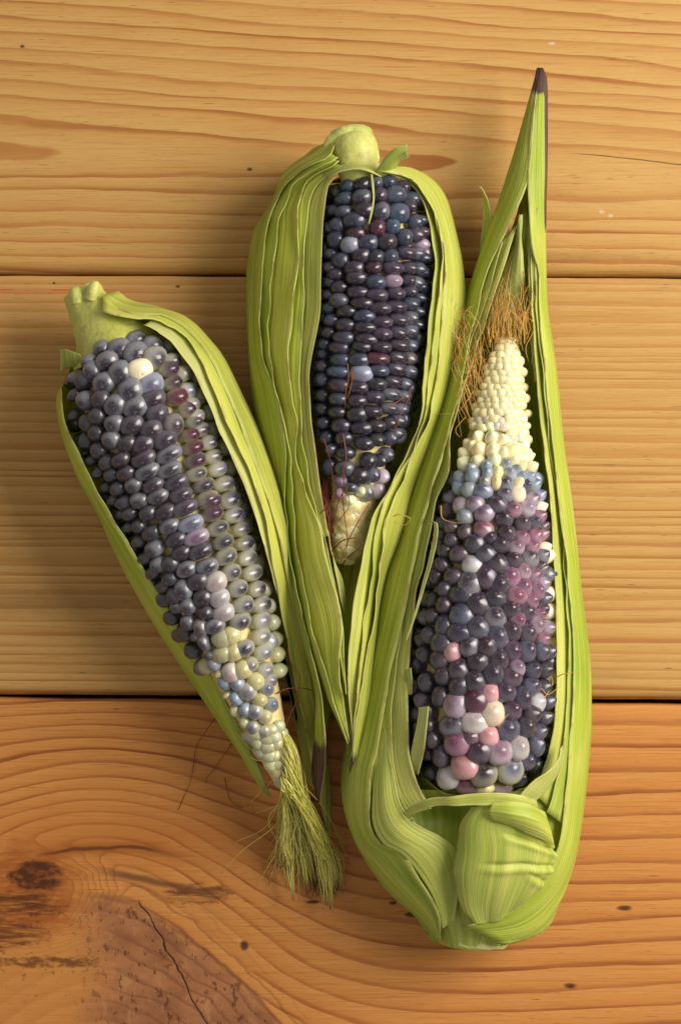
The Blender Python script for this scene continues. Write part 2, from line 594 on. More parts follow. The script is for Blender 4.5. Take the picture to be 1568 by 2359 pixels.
def leaf(ear, rails, color, tube=None, off=0.0, under=None, n=84, m=26, ridge=.20, crinkle=.7, curl=(0, 0), wave=.5,
         brown=None, pale=0.0, seed=0, name='husk_leaf', thick=.35, label=None, edge=(1, 1), brown_span=.08, taper=0.0, creases=()):
    """a husk leaf lofted through rails; with a tube the rails are plan positions hugging the ear (third value: lift),
    without one they carry their own heights"""
    rg = random.Random(seed * 31 + 5)
    k = len(rails)
    if tube is not None:
        rr = [[(p[0], p[1], p[2] if len(p) > 2 else 0.0) for p in r] for r in rails]
        R = [catmull(r, n) for r in rr]
        st = []
        for r in R:
            s, th = tube.solve(r[:, 0], r[:, 1], off)
            st.append(np.stack([s, th, r[:, 2]], 1))
        st = np.array(st)                                  # k,n,3
        if under:
            e = st[0 if under == 'L' else -1].copy()
            sg = -1 if under == 'L' else 1
            mid, low = e.copy(), e.copy()
            tt_ = np.linspace(0, 1, n)
            fu = np.clip(np.minimum(tt_ * 1.5 + .3, (1 - tt_)) / .10, 0.02, 1)
            mid[:, 1] = e[:, 1] + (e[:, 1] * .35 + sg * math.radians(92) * .65 - e[:, 1]) * fu
            low[:, 1] = e[:, 1] + (sg * math.radians(150) - e[:, 1]) * fu
            mid[:, 2] = e[:, 2] * .6
            low[:, 2] = 0
            ex = [low, mid]
            st = np.concatenate([ex, st] if under == 'L' else [st, ex[::-1]])
        grid = np.array([catmull(np.column_stack([st[:, i, 1] * 60, st[:, i, 0], st[:, i, 2]]), m) for i in range(n)])
        th = grid[..., 0].ravel() / 60
        s = grid[..., 1].ravel()
        fade = np.clip(np.linspace(0, 1, n) / taper, 0, 1) if taper else np.ones(n)
        P, N = tube.at(s, th, np.repeat(fade, m) * off + grid[..., 2].ravel())
    else:
        R = [catmull(r, n) for r in rails]
        A = np.array(R)
        grid = np.array([catmull(A[:, i, :], m) for i in range(n)])
        P = np.array([W(*q) for q in grid.reshape(-1, 3)])
        N = None
    P = P.reshape(n, m, 3)
    du = np.gradient(P, axis=1)
    dv = np.gradient(P, axis=0)
    Nn = np.cross(du, dv)
    Nn /= np.linalg.norm(Nn, axis=2)[..., None] + 1e-9
    if N is not None:
        N = N.reshape(n, m, 3)
        flip = np.sign((Nn * N).sum(2) + 1e-9)
        Nn *= flip[..., None]
    elif Nn[..., 2].mean() < 0:
        Nn = -Nn
    wid = np.linalg.norm(np.diff(P, axis=1), axis=2).sum(1)
    length = np.linalg.norm(np.diff(P[:, m // 2], axis=0), axis=1).sum()
    wmax = float(np.percentile(wid, 85)) + .1
    u = np.linspace(0, 1, m)
    v = np.linspace(0, length, n)
    f1, f2 = wmax / 3.4, wmax / 1.8
    p1, p2, p3 = (rg.random() * 6.28 for _ in range(3))
    narrow = np.clip(wid / wmax, 0.0, 1)
    disp = np.zeros((n, m))
    attr = np.zeros((n, m, 4))
    attr[..., 3] = 1
    for i in range(n):
        for j in range(m):
            uu, vv = u[j], v[i]
            d = ridge * .55 * (.6 * math.sin(6.283 * f1 * uu + p1 + .7 * math.sin(vv / 24 + p2)) + .4 * math.sin(6.283 * f2 * uu + p3))
            d *= .35 + .65 * narrow[i]
            d += crinkle * mn.noise(Vector((uu * wmax / 9, vv / 26, seed * 3.7)))
            el, er = uu * wid[i], (1 - uu) * wid[i]
            d += curl[0] * math.exp(-el / 1.6) + curl[1] * math.exp(-er / 1.6)
            wv = mn.noise(Vector((vv / 9, seed * 1.9, 4.4))) * wave * 2
            wv2 = mn.noise(Vector((vv / 9, seed * 2.9, 9.4))) * wave * 2
            d += wv * math.exp(-el / 2.2) * edge[0] + wv2 * math.exp(-er / 2.2) * edge[1]
            t = vv / length
            for cu0, ct0, cu1, ct1, dep, cw in creases:
                tt = ct0 + (ct1 - ct0) * (uu - cu0) / (cu1 - cu0)
                k0 = min(1, max(0, (uu - cu0 + .06) / .16))
                d -= dep * k0 * math.exp(-((t - tt) / cw) ** 2) - dep * .6 * k0 * math.exp(-((t - tt - cw * 2) / (cw * 1.6)) ** 2)
            disp[i, j] = d
            if brown == 'tip':
                attr[i, j, 0] = min(1, max(0, (t - (1 - brown_span)) / (brown_span * .5)))
            elif brown == 'start':
                attr[i, j, 0] = min(1, max(0, (brown_span - t) / (brown_span * .5)))
            elif callable(brown):
                attr[i, j, 0] = brown(t, uu)
            attr[i, j, 1] = max(edge[0] * math.exp(-(el / .7) ** 2), edge[1] * math.exp(-(er / .7) ** 2))
            attr[i, j, 2] = pale
    P = P + Nn * disp[..., None]
    P[..., 2] = np.maximum(P[..., 2], .5)
    base = np.array(ear.location) * 1000
    V = (P.reshape(-1, 3) - base) * .001
    o = mesh_obj(name, V, grid_faces(n, m), M_HUSK, ear)
    me = o.data
    uvl = me.uv_layers.new(name='UVMap')
    ru = f1 * u
    idx = np.zeros(len(me.loops), dtype=np.int32)
    me.loops.foreach_get('vertex_index', idx)
    uv = np.stack([ru[idx % m], v[idx // m]], 1).ravel()
    uvl.data.foreach_set('uv', uv)
    ca = me.color_attributes.new('leaf', 'FLOAT_COLOR', 'POINT')
    ca.data.foreach_set('color', attr.reshape(-1))
    sol = o.modifiers.new('thickness', 'SOLIDIFY')
    sol.thickness = thick * .001
    sol.offset = 0
    o.color = (*color, 1)
    if label:
        o['label'] = label
    return o


def strands(name, parent, lines, mat, rad=.16, kind='stuff', segs=4, tipbrown=.12, seed=1, origin=None):
    """thin tapered threads; each line is a list of (x, y, z) plan points; joined into one mesh"""
    rg = random.Random(seed)
    Vv, F, A = [], [], []
    for ln in lines:
        opts = {}
        if isinstance(ln, tuple):
            ln, opts = ln
        C = catmull(ln, opts.get('n', 22))
        pts = [Vector(W(*c)) for c in C]
        r0 = rad * opts.get('r', rg.uniform(.7, 1.25))
        rn = rg.random()
        tb = opts.get('tip', tipbrown)
        b0 = len(Vv)
        for i, p in enumerate(pts):
            a = pts[max(i - 1, 0)]
            b = pts[min(i + 1, len(pts) - 1)]
            t = (b - a).normalized()
            s = t.cross(Vector((0, 0, 1)))
            if s.length < 1e-3:
                s = Vector((1, 0, 0))
            s.normalize()
            q = s.cross(t)
            f = i / (len(pts) - 1)
            r = r0 * (1 - .55 * f)
            for k in range(segs):
                an = 6.283 * k / segs
                Vv.append(p + (s * math.cos(an) + q * math.sin(an)) * r)
                br = min(1, max(0, (f - (1 - tb)) / (tb * .6 + 1e-4))) if tb > 0 else 0
                A.append((br, rn, 0, 1))
        for i in range(len(pts) - 1):
            for k in range(segs):
                k2 = (k + 1) % segs
                F.append((b0 + i * segs + k, b0 + i * segs + k2, b0 + (i + 1) * segs + k2, b0 + (i + 1) * segs + k))
    base = Vector(origin) if origin is not None else (parent.location * 1000 if parent else Vector((0, 0, 0)))
    o = mesh_obj(name, [(v - base) * .001 for v in Vv], F, mat, parent, kind=kind)
    ca = o.data.color_attributes.new('leaf', 'FLOAT_COLOR', 'POINT')
    ca.data.foreach_set('color', [q for a in A for q in a])
    if origin is not None and parent is None:
        o.location = base * .001
    return o


def sweep(name, ear, rows, color, mat=None, seg=28, n=30, noise_amp=.5, seed=1, cap=True, flat=1.0, ribs=0, rib_amp=.3):
    """round body through rows (x, y, z, radius plan units)"""
    D = catmull(rows, n)
    P = np.array([W(d[0], d[1], d[2]) for d in D])
    rad = np.maximum(D[:, 3], 1) / PX * (1 - D[:, 2] / H)
    t = np.gradient(P, axis=0)
    t /= np.linalg.norm(t, axis=1)[:, None] + 1e-9
    base = np.array(ear.location) * 1000
    V, F = [], []
    for i in range(n):
        up = np.array((0, 0, 1.0))
        s = np.cross(t[i], up)
        s /= np.linalg.norm(s) + 1e-9
        q = np.cross(s, t[i])
        for k in range(seg):
            a = 6.283185 * k / seg
            r = rad[i] * (1 + 0)
            p = P[i] + (s * math.cos(a) + q * math.sin(a) * flat) * r
            d = noise_amp * mn.noise(Vector(p) / 5 + Vector((seed, 0, 0))) * 1.3 + noise_amp * .5 * mn.noise(Vector(p) / 1.8)
            if ribs:
                d += rib_amp * math.sin(a * ribs + i * .05)
            p = p + (s * math.cos(a) + q * math.sin(a)) * d
            p[2] = max(p[2], .4)
            V.append((p - base) * .001)
    F = grid_faces(n, seg, True)
    if cap:
        for row, rev in ((0, True), (n - 1, False)):
            V.append((P[row] - base) * .001)
            ci = len(V) - 1
            for k in range(seg):
                a, b = row * seg + k, row * seg + (k + 1) % seg
                F.append((ci, b, a) if rev else (ci, a, b))
    o = mesh_obj(name, V, F, mat or M_STEM, ear)
    o.color = (*color, 1)
    return o


# ------------------------------------------------------------------ kernels
def kernel_mesh(seed, point=.04, square=2.8):
    rg = random.Random(seed)
    seg, V, F = 16, [], []
    prof = []
    for i in range(1, 7):
        a = math.radians(90 * i / 6)
        prof.append((.5 * math.sin(a), -.44 * (1 - math.cos(a))))
    for tt in (.35, .7, 1.0):
        prof.append((.5 * (1 - .42 * tt ** 1.2), -.44 - .76 * tt))
    V.append((0, .03, point))
    bx, by = rg.uniform(-.05, .05), rg.uniform(-.04, .06)
    ph = rg.random() * 6.28
    for i, (r, zz) in enumerate(prof):
        for k in range(seg):
            a = 6.283185 * k / seg
            ca, sa = math.cos(a), math.sin(a)
            se = (abs(ca) ** square + abs(sa) ** square) ** (-1 / square)
            rr = r * (se if i > 2 else 1 + (se - 1) * i / 3)
            rr *= 1 + .035 * math.sin(2 * a + ph) + .02 * math.sin(3 * a + ph * 2)
            tip = point * math.exp(-(r / .17) ** 2) if r < .4 else 0
            V.append((rr * ca + bx * (zz + .2), rr * sa + by * (zz + .2) + .02 * (1 - r * 2), zz + tip))
    for k in range(seg):
        F.append((0, 1 + k, 1 + (k + 1) % seg))
    for i in range(len(prof) - 1):
        for k in range(seg):
            k2 = (k + 1) % seg
            F.append((1 + i * seg + k, 1 + (i + 1) * seg + k, 1 + (i + 1) * seg + k2, 1 + i * seg + k2))
    me = bpy.data.meshes.new('kernel')
    me.from_pydata(V, [], F)
    me.polygons.foreach_set('use_smooth', [True] * len(me.polygons))
    me.materials.append(M_KERNEL)
    me.update()
    return me


K_ROUND = [kernel_mesh(i, .03) for i in range(5)]
K_BEAD = [kernel_mesh(40 + i, .03, 2.3) for i in range(5)]
K_POINT = [kernel_mesh(20 + i, .08, 2.35) for i in range(5)]

# colour of the heart, height to which the pale foot of the kernel reaches, milkiness of the rim
KC = {
    'D': ((.016, .016, .028), .22, .10), 'G': ((.058, .062, .095), .28, .34), 'B': ((.030, .043, .082), .22, .16),
    'Q': ((.015, .022, .050), .20, .11), 'P': ((.036, .016, .042), .26, .14), 'X': ((.021, .009, .024), .22, .11),
    'R': ((.072, .013, .030), .28, .06), 'M': ((.25, .105, .155), .36, .24), 'K': ((.60, .31, .33), .28, .12),
    'L': ((.22, .26, .37), .55, .30), 'V': ((.34, .23, .31), .45, .30), 'T': ((.050, .090, .130), .25, .18),
    'W': ((.82, .74, .56), .22, .08), 'Y': ((.86, .79, .42), .45, .02), 'N': ((.12, .085, .08), .40, .30),
    'S': ((.58, .55, .53), .35, .2), 'A': ((.28, .36, .43), .74, .2), 'E': ((.86, .80, .47), .60, .02),
    'g': ((.075, .080, .115), .92, .40), 'p': ((.055, .014, .040), .88, .08), 'b': ((.20, .24, .33), .98, .30),
    'r': ((.10, .011, .030), .86, .06), 'd': ((.028, .022, .040), .90, .20), 'v': ((.46, .35, .42), .78, .25),
    'y': ((.55, .53, .25), .5, .06), 'e': ((.50, .50, .27), .6, .08),
}
ZOOM = {1: (98, 620.67, .36458), 2: (245, 1143.3, .36458), 4: (555.3, 269.5, .33854), 5: (555.3, 775.8, .33854),
        6: (898.3, 735, .3125), 7: (816.7, 1265.8, .36458), 0: (0, 0, 1)}


PLACED = {}


def kernels(ear, tube, zoom, data, tipsign, dw, tilt=10, depth=8.0, meshes=K_ROUND, milk=1.0, hk=.86, sink=0.0, sc=1.0, tone=(1, 1, 1, 0, 0, 0)):
    """data: 'x y w h C; ...' traced positions on the ear, w across the ear, h along it (0 = the usual size)"""
    ox, oy, k = ZOOM[zoom]
    base = ear.location * 1000
    items = []
    for e in data.replace('\n', ' ').split(';'):
        q = e.split()
        if len(q) < 3:
            continue
        nums = [float(a) for a in q[:-1]]
        items.append((nums, q[-1]))
    px = np.array([i[0][0] for i in items]) * k + ox
    py = np.array([i[0][1] for i in items]) * k + oy
    s, th = tube.solve(px, py, 0.0)
    P, N = tube.at(s, th, -sink)
    tan = tube.row(tube.t, s) * tipsign
    PLACED.setdefault(ear.name, []).extend((Vector(p), it[1]) for p, it in zip(P, items))
    made = []
    for i, (nums, code) in enumerate(items):
        w = nums[2] * k / PX if len(nums) > 2 and nums[2] > 0 else dw
        h = nums[3] * k / PX if len(nums) > 3 and nums[3] > 0 else w * hk
        w, h = w * sc, h * sc
        if abs(th[i]) > math.radians(42):
            w = max(w, min(dw * .95, float(tube.row(tube.rl, s[i:i + 1])[0]) * .32))
        n = Vector(N[i])
        a = Vector((tan[i][0], tan[i][1], 0))
        a = (a - n * a.dot(n)).normalized()
        tl = math.radians(tilt + RND.uniform(-6, 6))
        zax = (n * math.cos(tl) + a * math.sin(tl)).normalized()
        side = a.cross(zax).normalized()
        zax = (zax + side * math.tan(math.radians(RND.uniform(-6, 6)))).normalized()
        yax = (a - zax * a.dot(zax)).normalized()
        xax = yax.cross(zax)
        kk = RND.uniform(.97, 1.04)
        o = bpy.data.objects.new('kernel', RND.choice(meshes))
        COL.objects.link(o)
        o.parent = ear
        M = Matrix((xax, yax, zax)).transposed().to_4x4()
        o.rotation_euler = M.to_euler()
        o.location = (Vector(P[i]) - base + n * RND.uniform(-.35, .35)) * .001
        o.scale = (w * kk * .001, h * kk * .001, depth * .001)
        if tone[3] > 0:
            if 1170 < px[i] and 1120 < py[i] < 1480 and code in 'XPGBDQ' and RND.random() < .42:
                code = RND.choice('MVVPP')
            if code == 'E' and py[i] > 1065 and RND.random() < .5:
                code = 'A'
        col, lvl, mk = KC[code]
        if max(col) < .3:
            col = tuple(c * t + a for c, t, a in zip(col, tone[:3], tone[3:]))
        j = RND.uniform(.82, 1.2)
        hue = RND.uniform(-.10, .10)
        o.color = (min(1, col[0] * j * (1 + hue)), min(1, col[1] * j), min(1, col[2] * j * (1 - hue)), lvl + RND.uniform(-.06, .06))
        o.pass_index = int(100 * mk * milk)
        if ear.name == 'corn_ear' and code == 'W':
            o['label'] = 'single cream white kernel among grey ones'
        made.append(o)
    return made


def fill(ear, tube, ya, yb, spacing, gap, tipsign, dw, lim=100, left=None, **kw):
    """kernels the trace missed, tucked under the husk edge and in bare places, coloured like their neighbours"""
    got = PLACED[ear.name]
    rg = random.Random(77)
    s0, s1 = sorted(tube.solve([ya[0], yb[0]], [ya[1], yb[1]])[0])
    step = np.linalg.norm(tube.c[60] - tube.c[59])
    out = []
    s, r = s0, 0
    while s < s1:
        R = float(tube.row(tube.rl, np.array([s]))[0])
        dth = spacing / R
        th = -math.radians(left or lim) + (r % 2) * dth / 2
        while th < math.radians(lim):
            P, N = tube.at([s], [th])
            p = Vector(P[0])
            dist = sorted(((p - q[0]).length, q[1]) for q in got)
            if dist[0][0] > gap:
                out.append((s, th, dist[rg.randrange(2)][1]))
                got.append((p, dist[0][1]))
            th += dth
        s += spacing * .9 / step
        r += 1
    base = ear.location * 1000
    for s, th, code in out:
        P, N = tube.at([s], [th], -.3)
        t = tube.row(tube.t, np.array([s]))[0] * tipsign
        n = Vector(N[0])
        a = Vector((t[0], t[1], 0))
        a = (a - n * a.dot(n)).normalized()
        z = (n + a * .12).normalized()
        y = (a - z * a.dot(z)).normalized()
        o = bpy.data.objects.new('kernel', rg.choice(kw.get('meshes', K_ROUND)))
        COL.objects.link(o)
        o.parent = ear
        o.rotation_euler = Matrix((y.cross(z), y, z)).transposed().to_euler()
        o.location = (Vector(P[0]) - base) * .001
        o.scale = (dw * .001, dw * .9 * .001, .008)
        col, lvl, mk = KC[code]
        j = rg.uniform(.8, 1.2)
        o.color = (*(c * j for c in col), lvl)
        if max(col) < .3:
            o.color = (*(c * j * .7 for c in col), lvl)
        o.pass_index = int(80 * mk)
    return len(out)


def cob(ear, tube, rf, n=60, seg=40, bump=.5):
    """the cob under the kernels"""
    s = np.linspace(0, tube.n - 1.01, n)
    V = []
    base = np.array(ear.location) * 1000
    for i in range(n):
        th = np.linspace(-math.pi, math.pi, seg, endpoint=False)
        off = rf(s[i] / tube.n, tube.rl[int(s[i])])
        P, N = tube.at(np.full(seg, s[i]), th, off)
        for p, nn in zip(P, N):
            p = p + nn * bump * mn.noise(Vector(p) / 2.0)
            p[2] = max(p[2], 1.0)
            V.append((p - base) * .001)
    F = grid_faces(n, seg, True)
    for row in (0, n - 1):
        c = np.mean([V[row * seg + k] for k in range(seg)], axis=0)
        V.append(c)
        for k in range(seg):
            F.append((len(V) - 1, row * seg + (k + 1) % seg, row * seg + k) if row == 0 else (len(V) - 1, row * seg + k, row * seg + (k + 1) % seg))
    return mesh_obj('cob', V, F, M_COB, ear)


# ------------------------------------------------------------------ the table
def plank(parent, y_top_l, y_top_r, y_bot_l, y_bot_r, mat, seed):
    x0, x1 = -330.0, 330.0
    nx = 150
    edge = [(0, -26), (0, -5.5), (.35, -3.9), (1.0, -2.55), (1.9, -1.5), (3.0, -.7), (4.4, -.2), (6.2, 0)]
    edge2 = [(0, -26), (0, -1.6), (.15, -.9), (.5, -.4), (1.0, -.12), (1.8, 0)]
    V, F = [], []
    prof = edge + [(t, 0) for t in ()]
    for i in range(nx):
        x = x0 + (x1 - x0) * i / (nx - 1)
        f = (x * PX + CX) / 1568.0
        yt = -((y_top_l + (y_top_r - y_top_l) * f) - CY) / PX
        yb = -((y_bot_l + (y_bot_r - y_bot_l) * f) - CY) / PX
        wt = .35 * mn.noise(Vector((x / 30, seed, 0))) + .12 * mn.noise(Vector((x / 6, seed, 3)))
        wb = .35 * mn.noise(Vector((x / 30, seed, 7))) + .12 * mn.noise(Vector((x / 6, seed, 9)))
        row = [(x, yb + e + wb * (1 - e / 6.2), z) for e, z in edge]
        nmid = 10
        for k in range(1, nmid):
            row.append((x, yb + 6.2 + (yt - yb - 8.0) * k / nmid, 0))
        row += [(x, yt - e - wt * (1 - e / 1.8), z) for e, z in reversed(edge2)]
        V += [tuple(c * .001 for c in p) for p in row]
    m = len(row)
    for i in range(nx - 1):
        for j in range(m - 1):
            F.append((i * m + j, (i + 1) * m + j, (i + 1) * m + j + 1, i * m + j + 1))
        F.append((i * m + m - 1, (i + 1) * m + m - 1, (i + 1) * m, i * m))
    F.append(tuple(range(m - 1, -1, -1)))
    F.append(tuple((nx - 1) * m + j for j in range(m)))
    return mesh_obj('plank', V, F, mat, parent)


M_UNDER = wood("under-table wood", 'mid')
tv = [(-.34, -.27, -.05), (.34, -.27, -.05), (.34, .29, -.05), (-.34, .29, -.05),
      (-.34, -.27, -.0262), (.34, -.27, -.0262), (.34, .29, -.0262), (-.34, .29, -.0262)]
tf = [(0, 3, 2, 1), (4, 5, 6, 7), (0, 1, 5, 4), (1, 2, 6, 5), (2, 3, 7, 6), (3, 0, 4, 7)]
table = mesh_obj('tabletop', tv, tf, M_UNDER, smooth=False, kind='structure')
table['label'] = 'wooden tabletop of three wide pine planks'
plank(table, -360, -354, 630, 636, wood("pine plank, arched grain", 'top'), 1)
plank(table, 634, 641, 1602, 1614, wood("pine plank, straight grain", 'mid'), 2)
plank(table, 1609, 1624, 2640, 2655, wood("orange pine plank with knot", 'low'), 3)

GREEN, LIME, YEL, PALE = (.46, .54, .035), (.60, .68, .060), (.75, .74, .10), (.76, .74, .24)
GROUP = 'three partly husked ears of corn'

# ------------------------------------------------------------------ ear at the left
e1 = empty('corn_ear', W(250, 760, 0), 'corn ear with grey kernels and one cream kernel, yellow-green silk tuft at its lower end', 'corn', GROUP)
def rows_round(rows, zc):
    return [(x, y, r, r, r / PX * (1 - zc / H), zc) for x, y, r in rows]
T1 = Tube(rows_round([(262, 768, 30), (272, 790, 95), (284, 830, 138), (305, 890, 168), (345, 1000, 176), (400, 1130, 168), (455, 1270, 154), (510, 1410, 132),
                      (560, 1540, 102), (605, 1660, 72), (635, 1750, 46), (652, 1812, 16)], 30))
cob(e1, T1, lambda t, r: -min(6.2, r * .30))
K1a = """495 425 120 0 G;625 432 130 0 G;730 470 130 0 G;490 505 140 130 G;610 528 145 130 G;745 555 145 140 g;860 565 100 0 g;
365 510 110 0 G;400 590 130 115 G;625 635 145 140 W;485 655 135 140 G;700 720 150 130 L;260 600 100 0 G;285 650 110 120 G;160 705 90 0 G;
210 720 90 110 D;370 720 130 125 G;550 770 140 130 G;835 620 125 95 p;860 705 120 90 p;878 802 130 100 r;950 872 120 95 p;990 955 110 85 d;
970 1035 120 85 r;985 1120 130 85 r;990 1203 130 85 p;710 820 140 110 P;580 880 140 120 G;440 860 130 125 G;340 830 120 115 X;235 850 110 120 G;
165 815 80 0 D;745 912 140 120 P;855 975 125 120 N;565 990 135 120 P;425 980 120 110 G;315 940 110 105 D;240 990 100 110 D;160 940 80 0 D;
685 1010 125 110 P;790 1073 145 105 P;635 1105 130 105 P;510 1110 120 100 X;405 1095 110 110 G;305 1045 100 100 D;235 1110 90 100 D;180 1100 80 0 G;
150 1020 70 0 D;805 1165 150 92 G;625 1205 150 95 P;475 1212 120 92 X;320 1158 110 100 D;222 1190 70 0 D;265 1228 80 0 D;810 1263 150 90 G;
660 1285 140 90 G;500 1300 120 90 X;368 1240 105 95 D;312 1308 80 0 D;850 1340 140 90 P;692 1368 130 86 P;548 1382 115 90 G;398 1322 95 90 D;
435 1402 100 90 D;352 1400 85 0 D;885 1420 140 88 P;722 1442 130 86 G;592 1475 112 90 G;480 1492 100 90 D;412 1478 85 0 D;
1000 1283 130 85 d;1045 1360 130 85 d;1070 1448 130 88 p;1103 1535 130 85 p;
935 650 120 95 b;960 755 130 100 b;985 840 130 90 b;1003 915 130 85 b;1040 1005 140 85 g;1090 1080 140 88 g;1120 1168 140 88 g;1150 1252 150 92 b;1186 1348 150 92 g;1222 1440 150 90 d;1255 1535 150 90 g"""
K1b = """508 72 150 86 P;540 170 145 90 L;576 260 145 90 V;602 350 145 92 X;645 445 130 95 G;695 545 130 120 S;715 645 125 105 S;740 745 130 110 S;682 830 115 95 G;
355 105 130 85 X;392 197 125 85 G;432 278 120 88 X;466 365 115 88 X;497 465 125 95 G;565 545 120 105 X;600 655 110 105 X;622 750 85 85 X;
245 125 105 90 D;262 250 120 95 D;262 352 125 95 G;296 455 105 95 G;382 445 95 100 D;372 535 105 90 D;466 605 105 120 G;402 652 95 100 D;502 712 95 100 G;
182 45 100 90 G;122 130 90 85 D;178 205 95 90 D;165 305 95 0 D;208 408 90 0 D;258 505 90 0 D;322 590 90 0 D;412 715 85 0 G;482 810 90 95 G;575 845 85 110 N;600 940 70 105 G;
70 55 85 0 D;60 135 80 0 D;103 215 80 0 D;
685 30 130 85 p;708 105 130 85 p;732 192 130 85 d;756 285 130 88 d;782 382 130 95 d;820 476 120 95 g;866 580 125 95 g;900 682 130 105 g;868 792 125 95 g;880 965 115 95 g;922 1072 105 90 b;
850 20 150 92 d;876 107 150 90 g;900 192 150 88 d;920 287 150 88 d;940 377 150 88 g;970 472 150 95 g;1000 572 150 95 g;1022 672 145 95 g;1020 772 140 100 b;1016 880 140 100 b;1022 985 130 100 b;1038 1095 115 95 b;1068 1160 100 90 b;
1085 560 150 95 b;1105 665 150 95 b;1120 770 140 95 e;1125 880 140 95 e;1135 985 130 95 e;1140 1085 120 90 e;
720 905 125 110 e;790 880 110 100 y;715 1010 115 100 e;800 1000 110 110 y;772 1120 95 120 S;655 1075 75 95 A;720 1198 75 95 A;812 1195 85 95 A;890 1245 100 110 b;800 1290 75 95 A;
865 1368 75 90 A;935 1372 90 100 b;1030 1212 95 100 b;1068 1310 90 95 b;915 1470 85 95 b;860 1100 110 110 y;960 1170 100 100 y;980 1290 90 90 y;1015 1400 85 90 e;850 1440 70 85 y;
790 1375 60 85 y;540 905 70 0 G;630 1020 65 0 G;690 1140 60 0 y;740 1270 60 0 e"""
kernels(e1, T1, 1, K1a, 1, 7.6, tilt=6, milk=1.15, depth=8.5, sc=1.12, meshes=K_BEAD, tone=(.8, .76, .8, 0, 0, 0))
kernels(e1, T1, 2, K1b, 1, 7.4, tilt=6, milk=1.2, depth=8.0, sc=1.12, meshes=K_BEAD, tone=(.85, .8, .85, 0, 0, 0))
print('fill 1', fill(e1, T1, (284, 830), (560, 1540), 7.4, 5.6, 1, 7.6, lim=100, left=78))
# unfilled kernels of the tip
rg = random.Random(5)
tip1 = []
for i, yy in enumerate(range(1690, 1806, 19)):
    f = (yy - 1680) / 120.0
    cxx = 612 + f * 38
    rr = 66 - f * 50
    nn = max(2, int(rr / 12))
    for k in range(nn):
        a = -1 + 2 * (k + .5 * (i % 2) + .25) / nn
        tip1.append(f"{cxx + a * rr * .94 + rg.uniform(-4, 4):.0f} {yy - a * rr * .33 + rg.uniform(-4, 4):.0f} {rg.uniform(30, 40):.0f} {rg.uniform(28, 38):.0f} {rg.choice('yeeeb' if i < 2 else 'yee')}")
kernels(e1, T1, 0, ';'.join(tip1), 1, 5, tilt=22, depth=5, meshes=K_ROUND, sink=.9)

H1 = Tube([(198, 668, 46, 50, 8, 29), (228, 735, 64, 80, 14, 28), (262, 790, 118, 140, 22, 27), (284, 830, 150, 182, 26.5, 27), (305, 890, 180, 212, 29, 28), (345, 1000, 189, 224, 30.5, 28),
           (400, 1130, 181, 226, 29.5, 27), (455, 1270, 168, 216, 27, 25), (510, 1410, 146, 196, 22, 20), (560, 1540, 116, 172, 17, 14),
           (605, 1660, 86, 140, 12, 10), (640, 1760, 60, 112, 8, 7), (675, 1850, 45, 85, 6, 5), (712, 1945, 35, 48, 4, 4)])
def shift0(r, dx):
    return [(p[0] + dx, p[1]) for p in r]
R1_in = [(232, 722), (262, 734), (302, 737), (353, 741), (408, 767), (437, 803), (459, 839), (470, 869), (492, 920), (505, 960), (519, 989), (537, 1029), (559, 1069), (574, 1106), (588, 1149),
         (603, 1200), (619, 1289), (633, 1347), (644, 1420), (655, 1480), (670, 1560), (690, 1650), (708, 1750), (730, 1850), (752, 1935)]
R1_out = [(240, 680), (272, 694), (310, 712), (360, 714), (402, 722), (440, 745), (480, 790), (520, 850), (548, 915), (578, 975), (602, 1045), (625, 1120), (655, 1200), (680, 1290), (703, 1370), (722, 1450),
          (738, 1540), (748, 1620), (752, 1720), (757, 1820), (757, 1938)]
R1_mid = [(238, 700), (270, 716), (317, 726), (375, 728), (426, 756), (463, 798), (495, 849), (532, 931), (554, 985), (583, 1058), (612, 1140), (640, 1240), (665, 1350), (690, 1470), (712, 1580), (728, 1700), (744, 1820), (754, 1936)]
M1_in = [(330, 752), (352, 761), (390, 786), (420, 825), (442, 858), (455, 886), (475, 925), (490, 962), (501, 991), (519, 1027), (541, 1078), (566, 1138), (585, 1192), (605, 1260), (624, 1330), (640, 1380)]
M1_out = [(350, 735), (375, 745), (420, 770), (450, 810), (475, 850), (495, 890), (515, 930), (528, 965), (540, 1000), (560, 1045), (580, 1090), (605, 1150), (620, 1210), (632, 1270), (640, 1330), (642, 1382)]
leaf(e1, [shift0(M1_in, 1), M1_out], (0.73, 0.70, 0.345), H1, off=-.9, seed=11, ridge=.1, crinkle=.3, pale=.75, wave=.3, thick=.22, edge=(1, 0), curl=(.6, 0))
leaf(e1, [shift0(R1_in, 5), R1_mid, R1_out], YEL, H1, off=.4, pale=.35, under='R', seed=12, m=30, curl=(.8, 0), edge=(1, 0), ridge=.26, crinkle=.9)
leaf(e1, [R1_mid, R1_out], (0.60, 0.60, 0.081), H1, off=1.0, under='R', pale=.25, seed=13, m=26, curl=(.25, 0), edge=(.8, 0), ridge=.22)
leaf(e1, [[(168, 832), (150, 862), (143, 900), (146, 952), (164, 1012), (198, 1082), (243, 1162), (288, 1238), (338, 1327), (391, 1410), (442, 1482), (490, 1560), (532, 1640), (574, 1722), (604, 1790), (622, 1836)],
          [(150, 838), (133, 862), (124, 902), (128, 960), (149, 1020), (183, 1095), (225, 1172), (271, 1248), (321, 1337), (371, 1417), (425, 1492), (470, 1562), (512, 1642), (556, 1722), (596, 1792), (618, 1832)]][::-1],
     LIME, H1, off=.3, under='L', seed=14, m=20, ridge=.15, edge=(0, 1), wave=.4)
